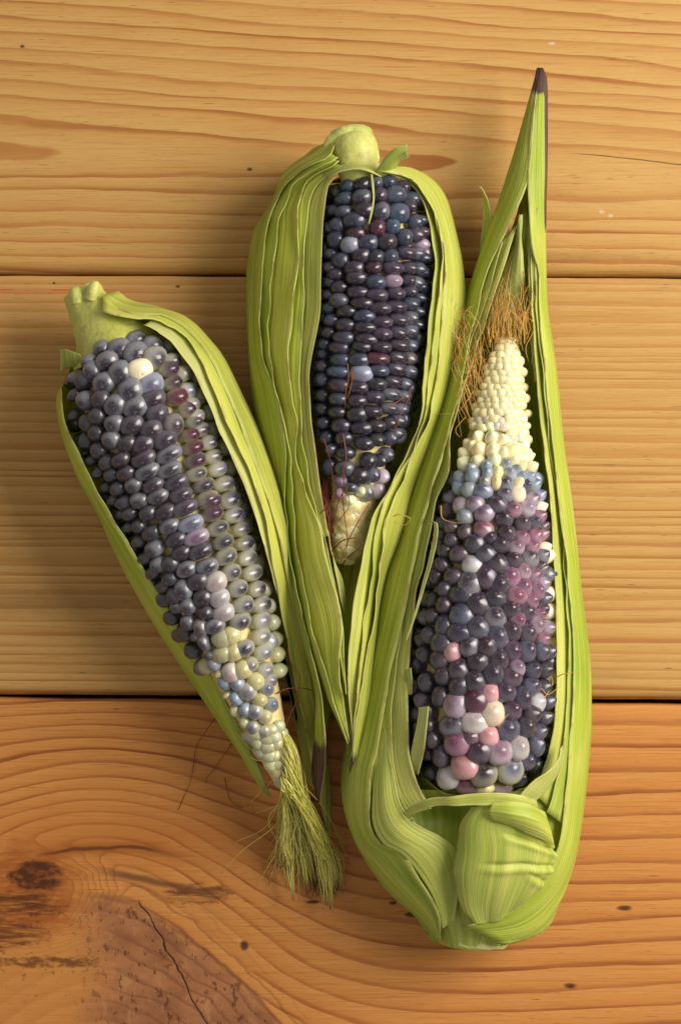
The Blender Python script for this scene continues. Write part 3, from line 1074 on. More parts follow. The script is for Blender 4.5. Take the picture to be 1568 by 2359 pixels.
# torn flap by the stem and the stem itself
leaf(e1, [[(133, 808, 36), (137, 830, 34), (140, 856, 30)], [(152, 806, 40), (156, 828, 38), (160, 846, 33)], [(186, 815, 42), (190, 828, 41), (192, 842, 38)]],
     (.55, .58, .18), seed=15, n=24, m=20, ridge=.1, crinkle=.5, wave=.8)
sweep('stem', e1, [(187, 664, 28, 34), (190, 670, 28, 42), (197, 688, 28, 46), (207, 706, 28, 51), (224, 732, 29, 62), (244, 762, 30, 76), (262, 795, 30, 100), (272, 820, 30, 106)], (.50, .53, .10),
      noise_amp=.7, seed=3, ribs=7, rib_amp=.25, n=36)
sweep('stem_stub', e1, [(210, 690, 36, 14), (215, 668, 37, 14), (221, 656, 37, 11), (226, 652, 36, 4)], (.55, .58, .12), noise_amp=.4, seed=5, n=14, seg=16)
sweep('stem_stub', e1, [(180, 700, 34, 16), (176, 678, 34, 17), (172, 667, 33, 12), (168, 664, 33, 3)], (.48, .54, .10), noise_amp=.4, seed=6, n=14, seg=16)
# silk
rg = random.Random(21)
L = []
clumps = [(rg.random(), rg.gauss(0, 9), rg.gauss(0, 14), rg.uniform(-4, 5), rg.gauss(0, 18)) for _ in range(26)]
for i in range(330):
    f, cx_, cy_, cz_, ce_ = rg.choice(clumps)
    f = min(1, max(0, f + rg.gauss(0, .035)))
    y0 = 1630 + 175 * rg.random() ** .8
    k0 = (y0 - 1640) / 175
    x0 = 606 + 46 * k0 + rg.uniform(2, 12)
    z0 = 29 + rg.uniform(-6, 4)
    xm = 648 + 66 * f + cx_ * .6 + rg.gauss(0, 3)
    xe = 648 + 132 * f + cx_ + rg.gauss(0, 6)
    ye = 1998 + 52 * math.sin(min(1, f * 1.2) * 1.6) + cy_ + rg.gauss(0, 9) - (26 if f < .2 else 0)
    L.append([(x0, y0, z0), (672 - 18 * k0 + rg.uniform(-10, 14), y0 * .62 + 1866 * .38 + rg.gauss(0, 6), 32 + rg.uniform(-8, 6)), (xm, 1866 + rg.gauss(0, 10), 20 + cz_ + rg.uniform(-4, 4)),
              (xm * .5 + xe * .5 + rg.gauss(0, 5) + ce_ * .3, 1940 + rg.gauss(0, 8), 12 + cz_ + rg.uniform(-2, 2)), (xm * .2 + xe * .8 + rg.gauss(0, 6), 1980 + rg.gauss(0, 8), 9 + cz_), (xe + ce_ * .2, ye, max(.8, 5 + cz_ + rg.uniform(-3, 2)))])
for q in ([(655, 1775, 18), (652, 1850, 10), (645, 1930, 8), (653, 1985, 6), (660, 2045, 4)], [(665, 1800, 18), (655, 1880, 12), (640, 1940, 6), (605, 2000, 2)],
          [(660, 1790, 16), (662, 1900, 12), (635, 1985, 5), (618, 2040, 1)], [(680, 1830, 14), (720, 1900, 12), (780, 1925, 9), (800, 1955, 6)],
          [(690, 1820, 14), (710, 1880, 13), (760, 1960, 9), (805, 1990, 3)], [(650, 1660, 30), (640, 1720, 30), (640, 1780, 22), (590, 1835, 6), (568, 1860, 2)],
          [(668, 1840, 12), (650, 1850, 9), (615, 1865, 5), (582, 1875, 2)], [(545, 1672, 18), (548, 1690, 20), (590, 1735, 24), (630, 1735, 30), (668, 1705, 30)],
          [(700, 1840, 10), (740, 1905, 10), (770, 1928, 8), (795, 1922, 7)], [(675, 1850, 10), (640, 1862, 6), (620, 1880, 4), (628, 1905, 5), (660, 1915, 7)],
          [(690, 1860, 10), (700, 1930, 9), (715, 1990, 6), (720, 2068, 2)], [(572, 1742, 14), (600, 1752, 24), (640, 1742, 30), (672, 1712, 28)]):
    L.append((q, {'r': 1.25, 'n': 30, 'tip': .1}))
for i in range(46):
    x0, y0 = rg.uniform(650, 700), rg.uniform(1800, 1880)
    dx = rg.gauss(-6, 46)
    L.append(([(x0, y0, 22), (x0 + dx * .3 + rg.gauss(0, 12), y0 + 50, 17), (x0 + dx * .7 + rg.gauss(0, 14), y0 + 105, 10), (x0 + dx + rg.gauss(0, 20), y0 + rg.uniform(120, 185), rg.uniform(.8, 5))], {'r': .9, 'n': 26}))
strands('silk', e1, L, M_SILK_Y, rad=.20, seed=4, tipbrown=.06)
L = []
for i in range(90):
    x0, y0 = rg.uniform(700, 775), rg.uniform(2000, 2035)
    L.append(([(x0, y0, rg.uniform(1, 5)), (x0 + rg.gauss(2, 4), y0 + 16, rg.uniform(1, 5)), (x0 + rg.gauss(4, 9), y0 + rg.uniform(22, 42), rg.uniform(.5, 4))], {'n': 10}))
for q in ([(690, 1600, 30), (655, 1680, 30), (640, 1750, 28), (600, 1835, 10)], [(655, 1590, 34), (610, 1612, 34), (580, 1650, 28), (562, 1680, 20)], [(720, 1590, 28), (690, 1585, 32), (650, 1590, 36), (600, 1620, 34)],
          [(662, 1470, 40), (668, 1520, 38), (690, 1560, 32), (680, 1640, 28)]):
    L.append((q, {'n': 26, 'r': 1.2, 'tip': 0}))
o = strands('silk', e1, L, M_SILK_R, rad=.15, seed=5, tipbrown=.3)
o['label'] = 'frizzy red-brown ends of the silk tuft'

# ------------------------------------------------------------------ ear in the middle
e2 = empty('corn_ear', W(810, 330, 0), 'dark blue corn ear in the middle with a round stem knob at the top', 'corn', GROUP)
T2 = Tube(rows_round([(850, 398, 30), (853, 410, 88), (858, 440, 122), (862, 500, 140), (858, 620, 148), (850, 760, 144), (838, 880, 133), (828, 980, 120), (820, 1080, 95), (815, 1150, 70), (810, 1180, 60)], 28))
T2tip = Tube(rows_round([(822, 1040, 60), (816, 1100, 62), (810, 1160, 60), (806, 1220, 55), (803, 1262, 47), (801, 1284, 36), (800, 1298, 14)], 28))
cob(e2, T2, lambda t, r: -min(6.0, r * .32))
o = cob(e2, T2tip, lambda t, r: -min(1.0, r * .15), bump=1.0)
o.name = 'cob_tip'
K2a = """590 485 110 0 D;690 418 120 0 G;695 470 122 100 T;660 555 142 96 T;810 412 110 0 P;815 460 122 95 X;815 545 142 105 G;835 635 135 120 X;
925 450 100 90 G;945 535 105 110 P;955 642 112 120 G;1025 440 122 90 B;1085 520 160 120 T;1125 470 110 0 P;1095 652 155 140 T;1180 610 105 100 P;1205 550 100 90 B;
1222 710 112 110 B;1040 738 110 105 T;935 745 112 125 R;750 700 150 115 B;755 785 132 92 R;720 870 132 112 L;665 640 132 82 G;605 730 115 108 B;610 835 122 122 Q;
865 847 132 112 B;1010 842 142 122 X;1135 825 112 122 B;1235 805 105 105 P;1275 780 100 0 P;805 935 120 112 P;640 968 132 116 B;922 948 112 105 D;906 1028 112 92 R;
1030 945 112 105 B;1155 928 142 95 P;1245 930 100 0 G;1278 870 100 0 V;750 1020 137 105 P;605 1075 132 92 P;775 1097 142 96 P;1062 1028 150 90 P;1186 1028 112 90 P;1256 1040 100 0 B;
552 1030 110 90 P;930 1122 140 110 B;1060 1112 134 92 V;1166 1112 105 85 P;1242 1135 100 0 G;620 1160 132 96 X;780 1188 142 92 P;935 1215 150 90 P;1075 1206 142 88 P;1192 1192 112 84 P;
636 1246 150 102 G;815 1266 142 88 X;960 1300 150 88 P;1085 1292 150 86 P;1196 1280 105 88 B;680 1318 146 92 X;835 1350 146 92 B;970 1396 150 88 P;1106 1385 150 88 P;1198 1370 105 0 G;
565 1380 100 90 B;685 1412 146 92 P;842 1432 150 88 X;976 1482 142 86 P;1106 1476 150 86 P;1194 1462 105 0 G;545 1470 100 90 D;676 1496 150 96 B;846 1512 150 90 P;520 1545 100 90 D;
560 930 100 90 B;560 760 100 90 Q;570 640 100 90 Q;555 1125 100 90 Q;550 1210 100 90 P;548 1300 100 90 Q;1262 700 90 0 B;1285 960 90 0 Q;1275 1060 90 0 Q;1262 1160 90 0 Q;1262 1240 90 0 Q;1255 1330 90 0 Q;1250 1420 90 0 Q"""
K2b = """636 76 150 92 P;810 70 132 84 X;972 70 142 88 X;1106 60 150 84 P;1200 66 100 0 G;640 157 142 90 B;796 156 142 96 B;946 150 160 86 R;1106 146 155 88 P;1192 160 100 0 N;
636 240 160 88 T;812 252 152 108 L;950 232 150 86 B;1086 226 150 96 P;1182 240 100 0 G;630 326 155 96 P;802 346 132 98 X;932 320 142 84 D;1072 312 150 90 P;1162 330 100 0 G;
636 426 136 86 B;792 440 132 90 X;932 416 146 90 P;1062 396 150 86 G;1142 412 100 0 G;626 512 132 86 X;782 530 142 112 D;912 510 142 88 X;1046 490 142 84 G;1132 496 95 0 G;
656 600 136 102 P;816 622 142 96 X;942 612 132 92 X;1046 590 105 92 X;1112 576 90 0 G;686 690 126 98 D;852 730 132 96 D;952 710 112 96 D;1056 700 96 112 B;1102 666 90 0 G;
696 790 126 92 D;880 850 122 112 D;976 850 96 104 D;1036 806 98 104 G;690 896 126 108 G;812 945 126 130 X;926 950 112 104 G;1012 956 90 104 v;662 985 92 84 V;746 1026 92 86 G;
652 1066 84 94 v;885 1070 112 124 g;976 1048 94 130 v;515 50 110 90 D;502 110 110 88 Q;506 200 110 92 P;502 286 112 96 B;506 396 110 95 D;502 490 110 95 D;512 590 110 95 D;
536 690 112 105 Q;562 880 104 125 Q;582 770 80 90 B;830 1060 70 80 E;730 1110 90 80 E"""
kernels(e2, T2, 4, K2a, 1, 7.4, tilt=5, milk=.5, depth=8.5, sc=1.04, meshes=K_BEAD, tone=(.62, .66, .74, 0, 0, 0))
kernels(e2, T2, 5, K2b, 1, 7.0, tilt=5, milk=.5, depth=8.0, sc=1.04, meshes=K_BEAD, tone=(.62, .66, .74, 0, 0, 0))
print('fill 2', fill(e2, T2, (856, 425), (824, 1030), 7.2, 5.5, 1, 7.4))
rg = random.Random(9)
tip2 = []
for i, yy in enumerate(range(1120, 1292, 24)):
    r = 60 if yy < 1200 else 60 - (yy - 1200) * .24
    nn = 4
    for k in range(nn):
        a = -.95 + 1.9 * (k + .5 * (i % 2)) / (nn - .5)
        tip2.append(f"{812 - (yy - 1120) * .07 + a * r + rg.uniform(-3, 3):.0f} {yy + rg.uniform(-4, 4):.0f} {rg.uniform(32, 44):.0f} {rg.uniform(26, 36):.0f} {rg.choice('YYYE')}")
kernels(e2, T2tip, 0, ';'.join(tip2), 1, 4.4, tilt=10, depth=3.2, meshes=K_ROUND, sink=1.1)

H2 = Tube([(852, 320, 96, 18, 16, 24), (852, 350, 106, 30, 19, 23), (852, 375, 142, 58, 21, 22), (852, 400, 178, 92, 24, 21), (856, 450, 204, 144, 28, 18), (860, 520, 244, 170, 31, 16), (858, 620, 260, 194, 32, 16), (853, 700, 257, 206, 32, 16), (846, 800, 248, 200, 31, 16), (837, 900, 232, 188, 30, 16), (828, 1000, 210, 168, 28, 16), (818, 1100, 175, 132, 25, 16), (808, 1200, 137, 112, 22, 20), (800, 1300, 112, 80, 19, 24), (795, 1400, 88, 64, 17, 27), (793, 1500, 60, 54, 15, 28), (793, 1600, 38, 47, 13, 28), (786, 1700, 34, 36, 10, 27), (758, 1850, 16, 54, 5, 20)])
A_out = [(760, 330), (748, 352), (690, 386), (650, 420), (615, 470), (597, 530), (585, 600), (580, 690), (581, 780), (587, 880), (599, 980), (623, 1080), (645, 1150), (656, 1182), (651, 1215), (655, 1255), (674, 1311), (690, 1380), (712, 1470), (733, 1580), (744, 1690), (740, 1790), (736, 1846)]
A_in = [(772, 340), (756, 366), (700, 392), (660, 428), (632, 480), (615, 560), (607, 640), (605, 720), (605, 800), (611, 840), (632, 888), (642, 928), (653, 986), (661, 1050), (660, 1150), (665, 1220), (674, 1290), (689, 1370), (712, 1470), (740, 1580), (751, 1690), (747, 1790), (739, 1846)]
B_in = [(780, 366), (762, 380), (715, 398), (680, 430), (655, 480), (640, 560), (630, 640), (624, 720), (622, 800), (633, 860), (650, 930), (664, 1000), (676, 1070), (676, 1130), (680, 1200), (690, 1290), (708, 1380), (738, 1500), (772, 1620), (800, 1710)]
C_in = [(785, 376), (768, 388), (735, 400), (706, 422), (692, 465), (690, 540), (685, 640), (675, 720), (668, 800), (672, 870), (680, 930), (686, 980), (680, 1035), (686, 1070), (700, 1110), (710, 1150), (736, 1210), (752, 1280), (774, 1360), (789, 1440), (783, 1530), (792, 1620), (803, 1705)]
D_in = [(790, 384), (772, 394), (742, 415), (717, 455), (706, 540), (702, 640), (699, 740), (694, 800), (692, 880), (697, 960), (697, 1010), (705, 1060), (716, 1120), (732, 1180), (748, 1240), (762, 1310), (778, 1380), (790, 1450), (792, 1520), (797, 1600)]
E_in = [(792, 392), (774, 402), (756, 430), (746, 490), (741, 560), (739, 640), (737, 720), (724, 790), (713, 850), (713, 900), (716, 960), (723, 1010), (731, 1070), (737, 1120), (747, 1180), (756, 1235)]
def shift(r, dx, dy=0):
    return [(p[0] + dx, p[1] + dy) for p in r]
leaf(e2, [shift(D_in, -26)[:15], E_in], (0.47, 0.44, 0.098), H2, off=.1, seed=25, ridge=.18, crinkle=.5, edge=(0, .7), wave=.3, pale=.15, thick=.22)
leaf(e2, [shift(C_in, -16)[:19] + [(790, 1560), (797, 1600)], D_in], LIME, H2, off=1.2, seed=24, ridge=.25, crinkle=.9, edge=(0, 1), curl=(0, .6), wave=.8)
leaf(e2, [shift(B_in, -14)[:-1] + [(802, 1706)], C_in], YEL, H2, off=2.5, seed=23, ridge=.25, crinkle=.9, edge=(0, 1), curl=(0, .8), wave=.9)
leaf(e2, [shift(A_in, -14)[:18] + [(765, 1630), (799, 1711)], B_in], LIME, H2, off=3.6, seed=22, ridge=.22, crinkle=.7, edge=(0, 1), curl=(0, .8), wave=.8)
leaf(e2, [A_out, A_in], (0.47, 0.53, 0.054), H2, off=4.6, under='L', seed=21, m=34, ridge=.2, crinkle=.5, edge=(0, 1), curl=(0, .6), wave=.5,
     brown=lambda t, u: max(0.0, min(1.0, (t - .90) / .04)))
Ro = [(868, 384), (930, 396), (985, 440), (1020, 500), (1038, 560), (1043, 600), (1056, 650), (1057, 690), (1050, 750), (1040, 820), (1025, 890), (1000, 965), (970, 1030), (946, 1085), (930, 1130), (916, 1180), (905, 1240), (890, 1330), (872, 1420), (850, 1520), (832, 1620), (820, 1720), (808, 1826)]
R1i = [(870, 396), (932, 412), (972, 448), (1000, 505), (1014, 560), (1020, 620), (1018, 700), (1012, 780), (1003, 860), (985, 945), (955, 1025), (928, 1090), (898, 1155), (882, 1210), (872, 1290), (858, 1400), (838, 1520), (820, 1640), (810, 1730), (803, 1826)]
R2i = [(880, 398), (940, 424), (970, 462), (986, 520), (1000, 590), (992, 680), (979, 770), (972, 860), (966, 950), (955, 1000), (921, 1067), (890, 1125), (855, 1190), (838, 1260), (824, 1330), (812, 1400), (803, 1480), (800, 1560), (804, 1640), (807, 1740)]
R2o = [(925, 398), (985, 450), (1020, 520), (1035, 600), (1040, 690), (1032, 780), (1015, 870), (985, 960), (945, 1055), (915, 1130), (892, 1210), (877, 1310), (858, 1430), (836, 1560), (822, 1660), (812, 1745)]
R3i = [(905, 396), (952, 425), (985, 470), (1003, 530), (1012, 600), (1004, 690), (994, 780), (986, 870), (974, 960), (945, 1035), (912, 1100), (880, 1160), (862, 1230), (852, 1310), (838, 1420), (822, 1540), (812, 1650), (807, 1750)]
leaf(e2, [R2i, R2o], (0.67, 0.67, 0.141), H2, off=.3, pale=.25, seed=31, ridge=.22, crinkle=.8, edge=(1, 0), curl=(.7, 0), wave=.7)
leaf(e2, [R3i, R2o], YEL, H2, off=1.3, pale=.25, seed=33, ridge=.25, crinkle=.9, edge=(1, 0), curl=(.8, 0), wave=.9)
leaf(e2, [R1i, Ro], (0.65, 0.67, 0.098), H2, off=2.2, under='R', pale=.25, seed=32, m=32, ridge=.25, crinkle=.8, edge=(1, 0), curl=(.8, 0), wave=.9, brown='tip', brown_span=.07)
# low leaf closing the pocket beyond the tip
leaf(e2, [[(700, 1100, 10), (735, 1250, 16), (765, 1400, 22), (785, 1550, 28), (800, 1740, 29)], [(800, 1100, 6), (800, 1250, 12), (800, 1400, 22), (800, 1550, 28), (802, 1740, 29)],
          [(910, 1100, 10), (885, 1250, 16), (855, 1400, 22), (825, 1550, 28), (804, 1740, 29)]], (.46, .52, .08), seed=34, ridge=.3, crinkle=1.0)
leaf(e2, [[(742, 1180, 36), (757, 1240, 37), (772, 1320, 39), (784, 1380, 39), (796, 1420, 37)], [(752, 1225, 38), (768, 1290, 38), (790, 1340, 37), (798, 1385, 36), (800, 1425, 34)]],
     (.45, .48, .14), seed=35, n=40, m=12, ridge=.1, crinkle=.5, pale=.3)
# knob of the stem with its collar, torn strips
sweep('stem', e2, [(826, 420, 37, 40), (824, 395, 38, 47), (820, 375, 38, 51), (816, 350, 38, 52), (812, 330, 38, 50), (809, 318, 38, 44), (807, 310, 38, 34)], (.54, .56, .14), noise_amp=.45, seed=8, n=30)
sweep('stem_collar', e2, [(748, 356, 37, 7), (756, 336, 38, 11), (766, 320, 39, 13), (784, 309, 40, 14), (806, 304, 40, 15), (834, 309, 40, 14), (852, 322, 39, 12), (862, 342, 38, 10), (865, 362, 37, 8), (860, 380, 37, 5)],
      (.50, .56, .13), noise_amp=.5, seed=9, n=50, seg=16)
sweep('stem_cap', e2, [(808, 330, 34, 56), (805, 316, 34, 54), (802, 305, 34, 48), (800, 297, 34, 38), (799, 292, 34, 24)], (.42, .52, .07), noise_amp=.4, seed=10, n=24)
leaf(e2, [[(858, 402, 45), (872, 385, 50), (890, 362, 55), (912, 344, 58), (938, 334, 58)], [(880, 408, 45), (895, 388, 49), (908, 370, 52), (922, 358, 54), (936, 352, 55)], [(900, 404, 42), (910, 388, 45), (920, 374, 46), (930, 366, 47), (940, 358, 49)]],
     (.45, .54, .10), seed=36, n=40, m=16, ridge=.12, crinkle=.6, wave=.7)
leaf(e2, [[(853, 402, 54), (856, 430, 57), (858, 460, 58.5), (853, 490, 59), (848, 516, 59)], [(858, 402, 54), (861, 432, 57), (862, 462, 58.5), (857, 492, 59), (850, 517, 59)]],
     (.42, .47, .10), seed=37, n=36, m=6, ridge=.02, crinkle=.2, wave=.2)
# collar where the husk meets the stem
leaf(e2, [[(735, 392, 41), (775, 380, 44), (815, 376, 46), (850, 380, 44), (880, 392, 41)], [(760, 412, 47), (785, 398, 50), (815, 392, 51), (850, 396, 50), (878, 408, 46)]],
     (.56, .58, .20), seed=38, n=40, m=12, ridge=.15, crinkle=.8, pale=.3)
# red-brown silk
rg = random.Random(31)
L = []
for i in range(60):
    x0 = 752 + rg.gauss(0, 6)
    y0 = rg.uniform(1085, 1150)
    L.append([(x0, y0, 30 + rg.uniform(-3, 4)), (x0 + rg.gauss(-2, 5), y0 + 45, 33), (752 + rg.gauss(0, 7), y0 + 90, 33 + rg.uniform(-2, 3)), (758 + rg.gauss(0, 12), min(1290, y0 + rg.uniform(110, 150)), 31)])
for q in ([(788, 1130, 46), (792, 1180, 44), (800, 1240, 44), (796, 1280, 40)], [(850, 1160, 42), (820, 1210, 45), (800, 1250, 43), (785, 1295, 38)], [(745, 1010, 50), (758, 1050, 50), (765, 1090, 44), (770, 1150, 42)],
          [(764, 1270, 40), (790, 1245, 44), (830, 1240, 44), (856, 1262, 36)], [(790, 1000, 56), (797, 1050, 56), (790, 1100, 52), (805, 1160, 46), (780, 1200, 40)], [(800, 838, 60), (802, 870, 60), (796, 905, 59), (794, 940, 59)],
          [(815, 850, 60), (808, 890, 59), (799, 920, 59)], [(945, 890, 50), (940, 920, 52), (918, 960, 55), (905, 1010, 54), (875, 1050, 53)], [(890, 940, 58), (915, 925, 56), (945, 905, 48)], [(718, 1256, 34), (740, 1270, 36), (760, 1278, 38), (775, 1285, 38)],
          [(860, 1150, 38), (865, 1190, 34), (866, 1228, 32)], [(770, 1130, 45), (760, 1160, 42), (730, 1190, 38), (716, 1205, 37)], [(795, 1290, 34), (782, 1320, 28), (795, 1360, 26), (798, 1400, 26)], [(815, 1290, 28), (808, 1330, 27), (798, 1370, 27)],
          [(793, 1090, 50), (790, 1130, 46), (778, 1160, 44), (768, 1200, 40)], [(800, 1285, 37), (830, 1262, 42), (850, 1262, 36)]):
    L.append((q, {'n': 26, 'r': 1.3}))
strands('silk', e2, L, M_SILK_R, rad=.19, seed=6, tipbrown=.1)

# ------------------------------------------------------------------ ear at the right
e3 = empty('corn_ear', W(1090, 2150, 0), 'large corn ear with purple and pink kernels, white tip and husk pointing up', 'corn', GROUP)
T3 = Tube(rows_round([(1168, 775, 14), (1166, 795, 36), (1163, 830, 54), (1157, 900, 68), (1149, 970, 82), (1141, 1040, 98), (1138, 1090, 114), (1137, 1180, 135), (1130, 1300, 155), (1120, 1400, 168), (1112, 1500, 177), (1108, 1640, 178), (1109, 1740, 163), (1112, 1790, 133), (1114, 1825, 83), (1115, 1845, 26)], 31))
cob(e3, T3, lambda t, r: -min(6.0, r * .26))
K3a = """630 842 80 100 E;750 845 95 100 E;545 897 90 95 E;640 930 110 110 E;510 965 100 100 E;590 915 80 90 E;760 945 100 110 E;620 1022 100 105 E;505 1040 100 105 E;765 1005 95 90 E;580 1075 80 95 A;710 1062 80 95 E;870 1052 90 90 A;
480 1140 95 100 E;715 1112 85 100 A;580 1132 110 115 A;895 1116 95 95 A;985 1140 95 95 A;690 1180 90 100 b;860 1190 112 112 G;1025 1212 90 105 B;1100 1200 85 95 A;550 1226 116 116 A;465 1215 90 100 E;675 1245 126 116 L;
865 1266 112 105 G;975 1266 112 110 W;385 1292 110 105 G;480 1346 122 116 v;610 1330 130 120 V;795 1340 130 120 P;1090 1312 110 112 P;1140 1275 90 90 L;525 1430 116 105 A;680 1412 140 130 V;925 1382 112 105 M;1045 1380 122 112 v;
1150 1370 85 85 W;850 1450 122 112 X;1145 1436 105 100 M;370 1385 110 105 X;1095 1482 100 100 B;1000 1482 122 112 P;340 1475 105 105 X;415 1502 112 106 P;525 1540 106 100 P;670 1526 136 120 M;870 1560 122 112 X;740 1592 90 85 D;
1000 1586 118 106 M;1110 1580 110 106 M;1172 1572 85 85 M;1170 1508 85 85 P;425 1602 106 106 P;610 1620 142 130 Q;830 1646 126 116 X;955 1665 122 112 V;1086 1660 106 106 M;1176 1670 85 85 W;705 1696 142 130 B;480 1706 142 120 P;
360 1682 105 105 X;1060 1740 132 116 G;925 1752 122 112 X;580 1780 150 130 S;800 1772 142 130 X;1166 1726 95 105 G;350 1778 110 105 X;1146 1806 90 85 P;840 870 90 80 E;900 950 90 80 Y;930 930 80 80 Y;840 960 90 90 E;920 1025 95 90 E;
1000 960 80 80 Y;1000 1060 90 90 Y;1060 1000 75 80 E;1080 1070 85 85 E;1060 1145 85 85 E;800 1100 80 90 Y;790 1180 80 90 E;950 1090 85 90 E;970 1180 90 80 E;320 1570 100 100 X;310 1650 100 100 D"""
K3b = """590 152 112 102 P;710 205 142 160 G;825 156 126 142 P;925 215 122 122 D;1000 157 122 130 M;1090 127 96 102 V;1170 152 102 102 M;1216 112 80 90 G;475 152 100 100 X;540 242 96 95 D;645 275 152 112 Q;890 300 122 112 D;
1085 222 112 112 M;1180 250 96 102 M;1236 210 80 90 G;1040 287 122 112 M;775 330 132 132 D;1150 316 106 100 M;1240 302 80 85 B;535 340 102 102 X;650 396 136 130 T;1000 366 116 112 X;900 416 132 116 G;1120 387 116 112 G;1216 372 85 90 P;
1196 402 70 70 M;455 402 96 100 X;535 460 122 130 Q;655 515 142 116 Q;780 476 132 126 B;1050 442 102 95 M;1005 506 122 122 X;1182 472 102 112 X;1256 492 75 85 D;920 546 122 142 B;1125 516 116 116 P;430 522 95 100 D;505 580 142 122 Q;
710 606 116 126 G;835 602 116 130 X;600 637 104 116 K;1025 636 122 122 P;1120 626 112 130 B;1230 560 92 95 P;1216 640 112 112 B;395 652 96 102 D;500 686 122 112 X;930 686 122 130 X;775 706 126 116 X;645 742 126 126 P;1050 736 102 102 V;
1160 750 112 106 Q;1240 756 85 95 D;525 790 112 112 D;885 780 126 132 D;1020 796 132 122 P;410 820 98 112 D;760 826 126 126 X;635 860 122 130 D;1150 850 112 106 B;1240 860 85 95 D;865 900 112 116 K;505 916 106 130 X;975 892 122 112 P;
385 940 90 102 P;755 946 136 126 R;610 975 146 152 V;1090 932 112 140 Q;1200 960 106 112 S;880 1026 136 140 W;765 1086 156 130 S;1025 1002 116 112 P;1166 1036 116 112 X;600 1102 156 126 G;375 1112 90 95 P;420 1010 90 95 X;
850 1166 116 116 K;990 1132 136 130 B;1116 1112 116 116 D;1212 1140 90 95 B;630 1216 156 140 M;785 1266 146 140 P;930 1272 142 150 V;1060 1246 126 140 S;1190 1226 98 122 B;510 1300 106 130 P;665 1356 156 146 K;1010 1386 152 160 b;
820 1412 146 140 d;1126 1330 110 105 B;550 1436 142 140 S;695 1482 142 105 M;825 1506 110 70 Y;965 1500 142 90 v;1072 1442 100 95 Q;340 720 90 100 D;330 850 90 100 D;345 1030 90 100 X;455 1180 100 110 X;430 1100 90 100 X;1262 640 70 90 Q;1262 950 75 90 Q;1250 1050 75 90 Q;380 560 90 100 D"""
kernels(e3, T3, 6, K3a, -1, 6.2, tilt=24, milk=1.15, depth=8.0, meshes=K_POINT, hk=.95, sc=1.12, tone=(.95, .72, .80, .008, .002, .006))
kernels(e3, T3, 7, K3b, -1, 6.9, tilt=12, milk=1.0, depth=8.5, meshes=K_POINT, hk=.95, sc=1.14, tone=(.95, .72, .80, .008, .002, .006))
print('fill 3', fill(e3, T3, (1138, 1100), (1112, 1795), 7.2, 5.4, -1, 7.2, meshes=K_POINT))
rg = random.Random(14)
tip3 = []
for i, yy in enumerate(range(784, 1060, 15)):
    f = (yy - 786) / 274
    cxx = 1167 - 26 * f
    r = 24 + min(1, f * 4) * 26 + f * 44
    nn = max(3, int(r / 9.0))
    for k in range(nn):
        a = -.96 + 1.92 * (k + .5 * (i % 2)) / (nn - .5)
        xx = cxx + a * r
        if yy > 985 and xx < 1165 + (yy - 985) * .1:
            continue
        tip3.append(f"{xx + rg.uniform(-2, 2):.0f} {yy + rg.uniform(-3, 3):.0f} {rg.uniform(23, 31):.0f} {rg.uniform(19, 25):.0f} {rg.choice('YYWYE')}")
tiny = kernels(e3, T3, 0, ';'.join(tip3), -1, 4.2, tilt=12, depth=4.0, meshes=K_ROUND, sink=.7)

# the smallest, at the very point, are one part
many = sum(1 for c in e3.children if c.name.startswith('kernel')) - 292
V, F = [], []
for o in tiny[:max(0, many)]:
    b = len(V)
    V += [o.matrix_basis @ v.co + Vector((.8, 0, 0)) for v in o.data.vertices]
    F += [tuple(b + i for i in p.vertices) for p in o.data.polygons]
    bpy.data.objects.remove(o)
o = mesh_obj('immature_kernels', V, F, M_KERNEL, e3, kind='stuff')
o.location.x = -.8
o.color = (.86, .79, .42, .2)
o.pass_index = 2

H3 = Tube([(1240, 150, 3, 3, 1, 24), (1242, 165, 7, 9, 2, 25), (1244, 200, 16, 13, 3, 25), (1222, 400, 43, 30, 8, 24), (1190, 560, 64, 57, 13, 22), (1168, 700, 86, 84, 17, 21), (1162, 830, 115, 106, 20, 21), (1152, 970, 142, 133, 23, 21),
           (1141, 1070, 164, 155, 24, 21), (1137, 1180, 196, 173, 25, 21), (1130, 1300, 222, 195, 26, 21), (1112, 1500, 254, 236, 28, 21), (1108, 1640, 280, 244, 29, 21), (1108, 1740, 308, 238, 29, 21),
           (1108, 1840, 312, 228, 28, 21), (1105, 1940, 286, 216, 26, 21), (1100, 2010, 242, 200, 24, 20), (1095, 2080, 180, 178, 20, 19), (1090, 2130, 118, 152, 17, 18), (1086, 2180, 88, 70, 14, 17)])
L_out = [(1238, 155), (1229, 172), (1221, 233), (1207, 294), (1193, 361), (1174, 413), (1146, 496), (1118, 566), (1099, 627), (1077, 693), (1055, 776), (1035, 880), (1012, 965), (982, 1050), (950, 1140), (927, 1230), (905, 1330), (880, 1430), (855, 1530), (831, 1630), (811, 1710), (800, 1780), (803, 1860), (820, 1940), (860, 2012), (920, 2085), (975, 2138), (1003, 2174)]
L_in = [(1242, 156), (1238, 180), (1232, 233), (1228, 294), (1224, 361), (1214, 424), (1182, 500), (1152, 560), (1120, 640), (1102, 710), (1086, 780), (1066, 880), (1046, 960), (1020, 1050), (992, 1140), (968, 1230), (948, 1330), (928, 1430), (905, 1530), (886, 1630), (873, 1715), (858, 1774), (853, 1860), (858, 1912), (880, 1944), (928, 1964), (963, 2014), (995, 2067), (1014, 2113), (1012, 2168)]
L2_out = [(1150, 560), (1118, 640), (1092, 720), (1066, 800), (1040, 900), (1014, 1000), (992, 1080), (970, 1141), (938, 1235), (918, 1302), (903, 1357), (883, 1448), (864, 1521), (848, 1594), (842, 1640), (842, 1729), (852, 1800), (870, 1850), (905, 1890)]
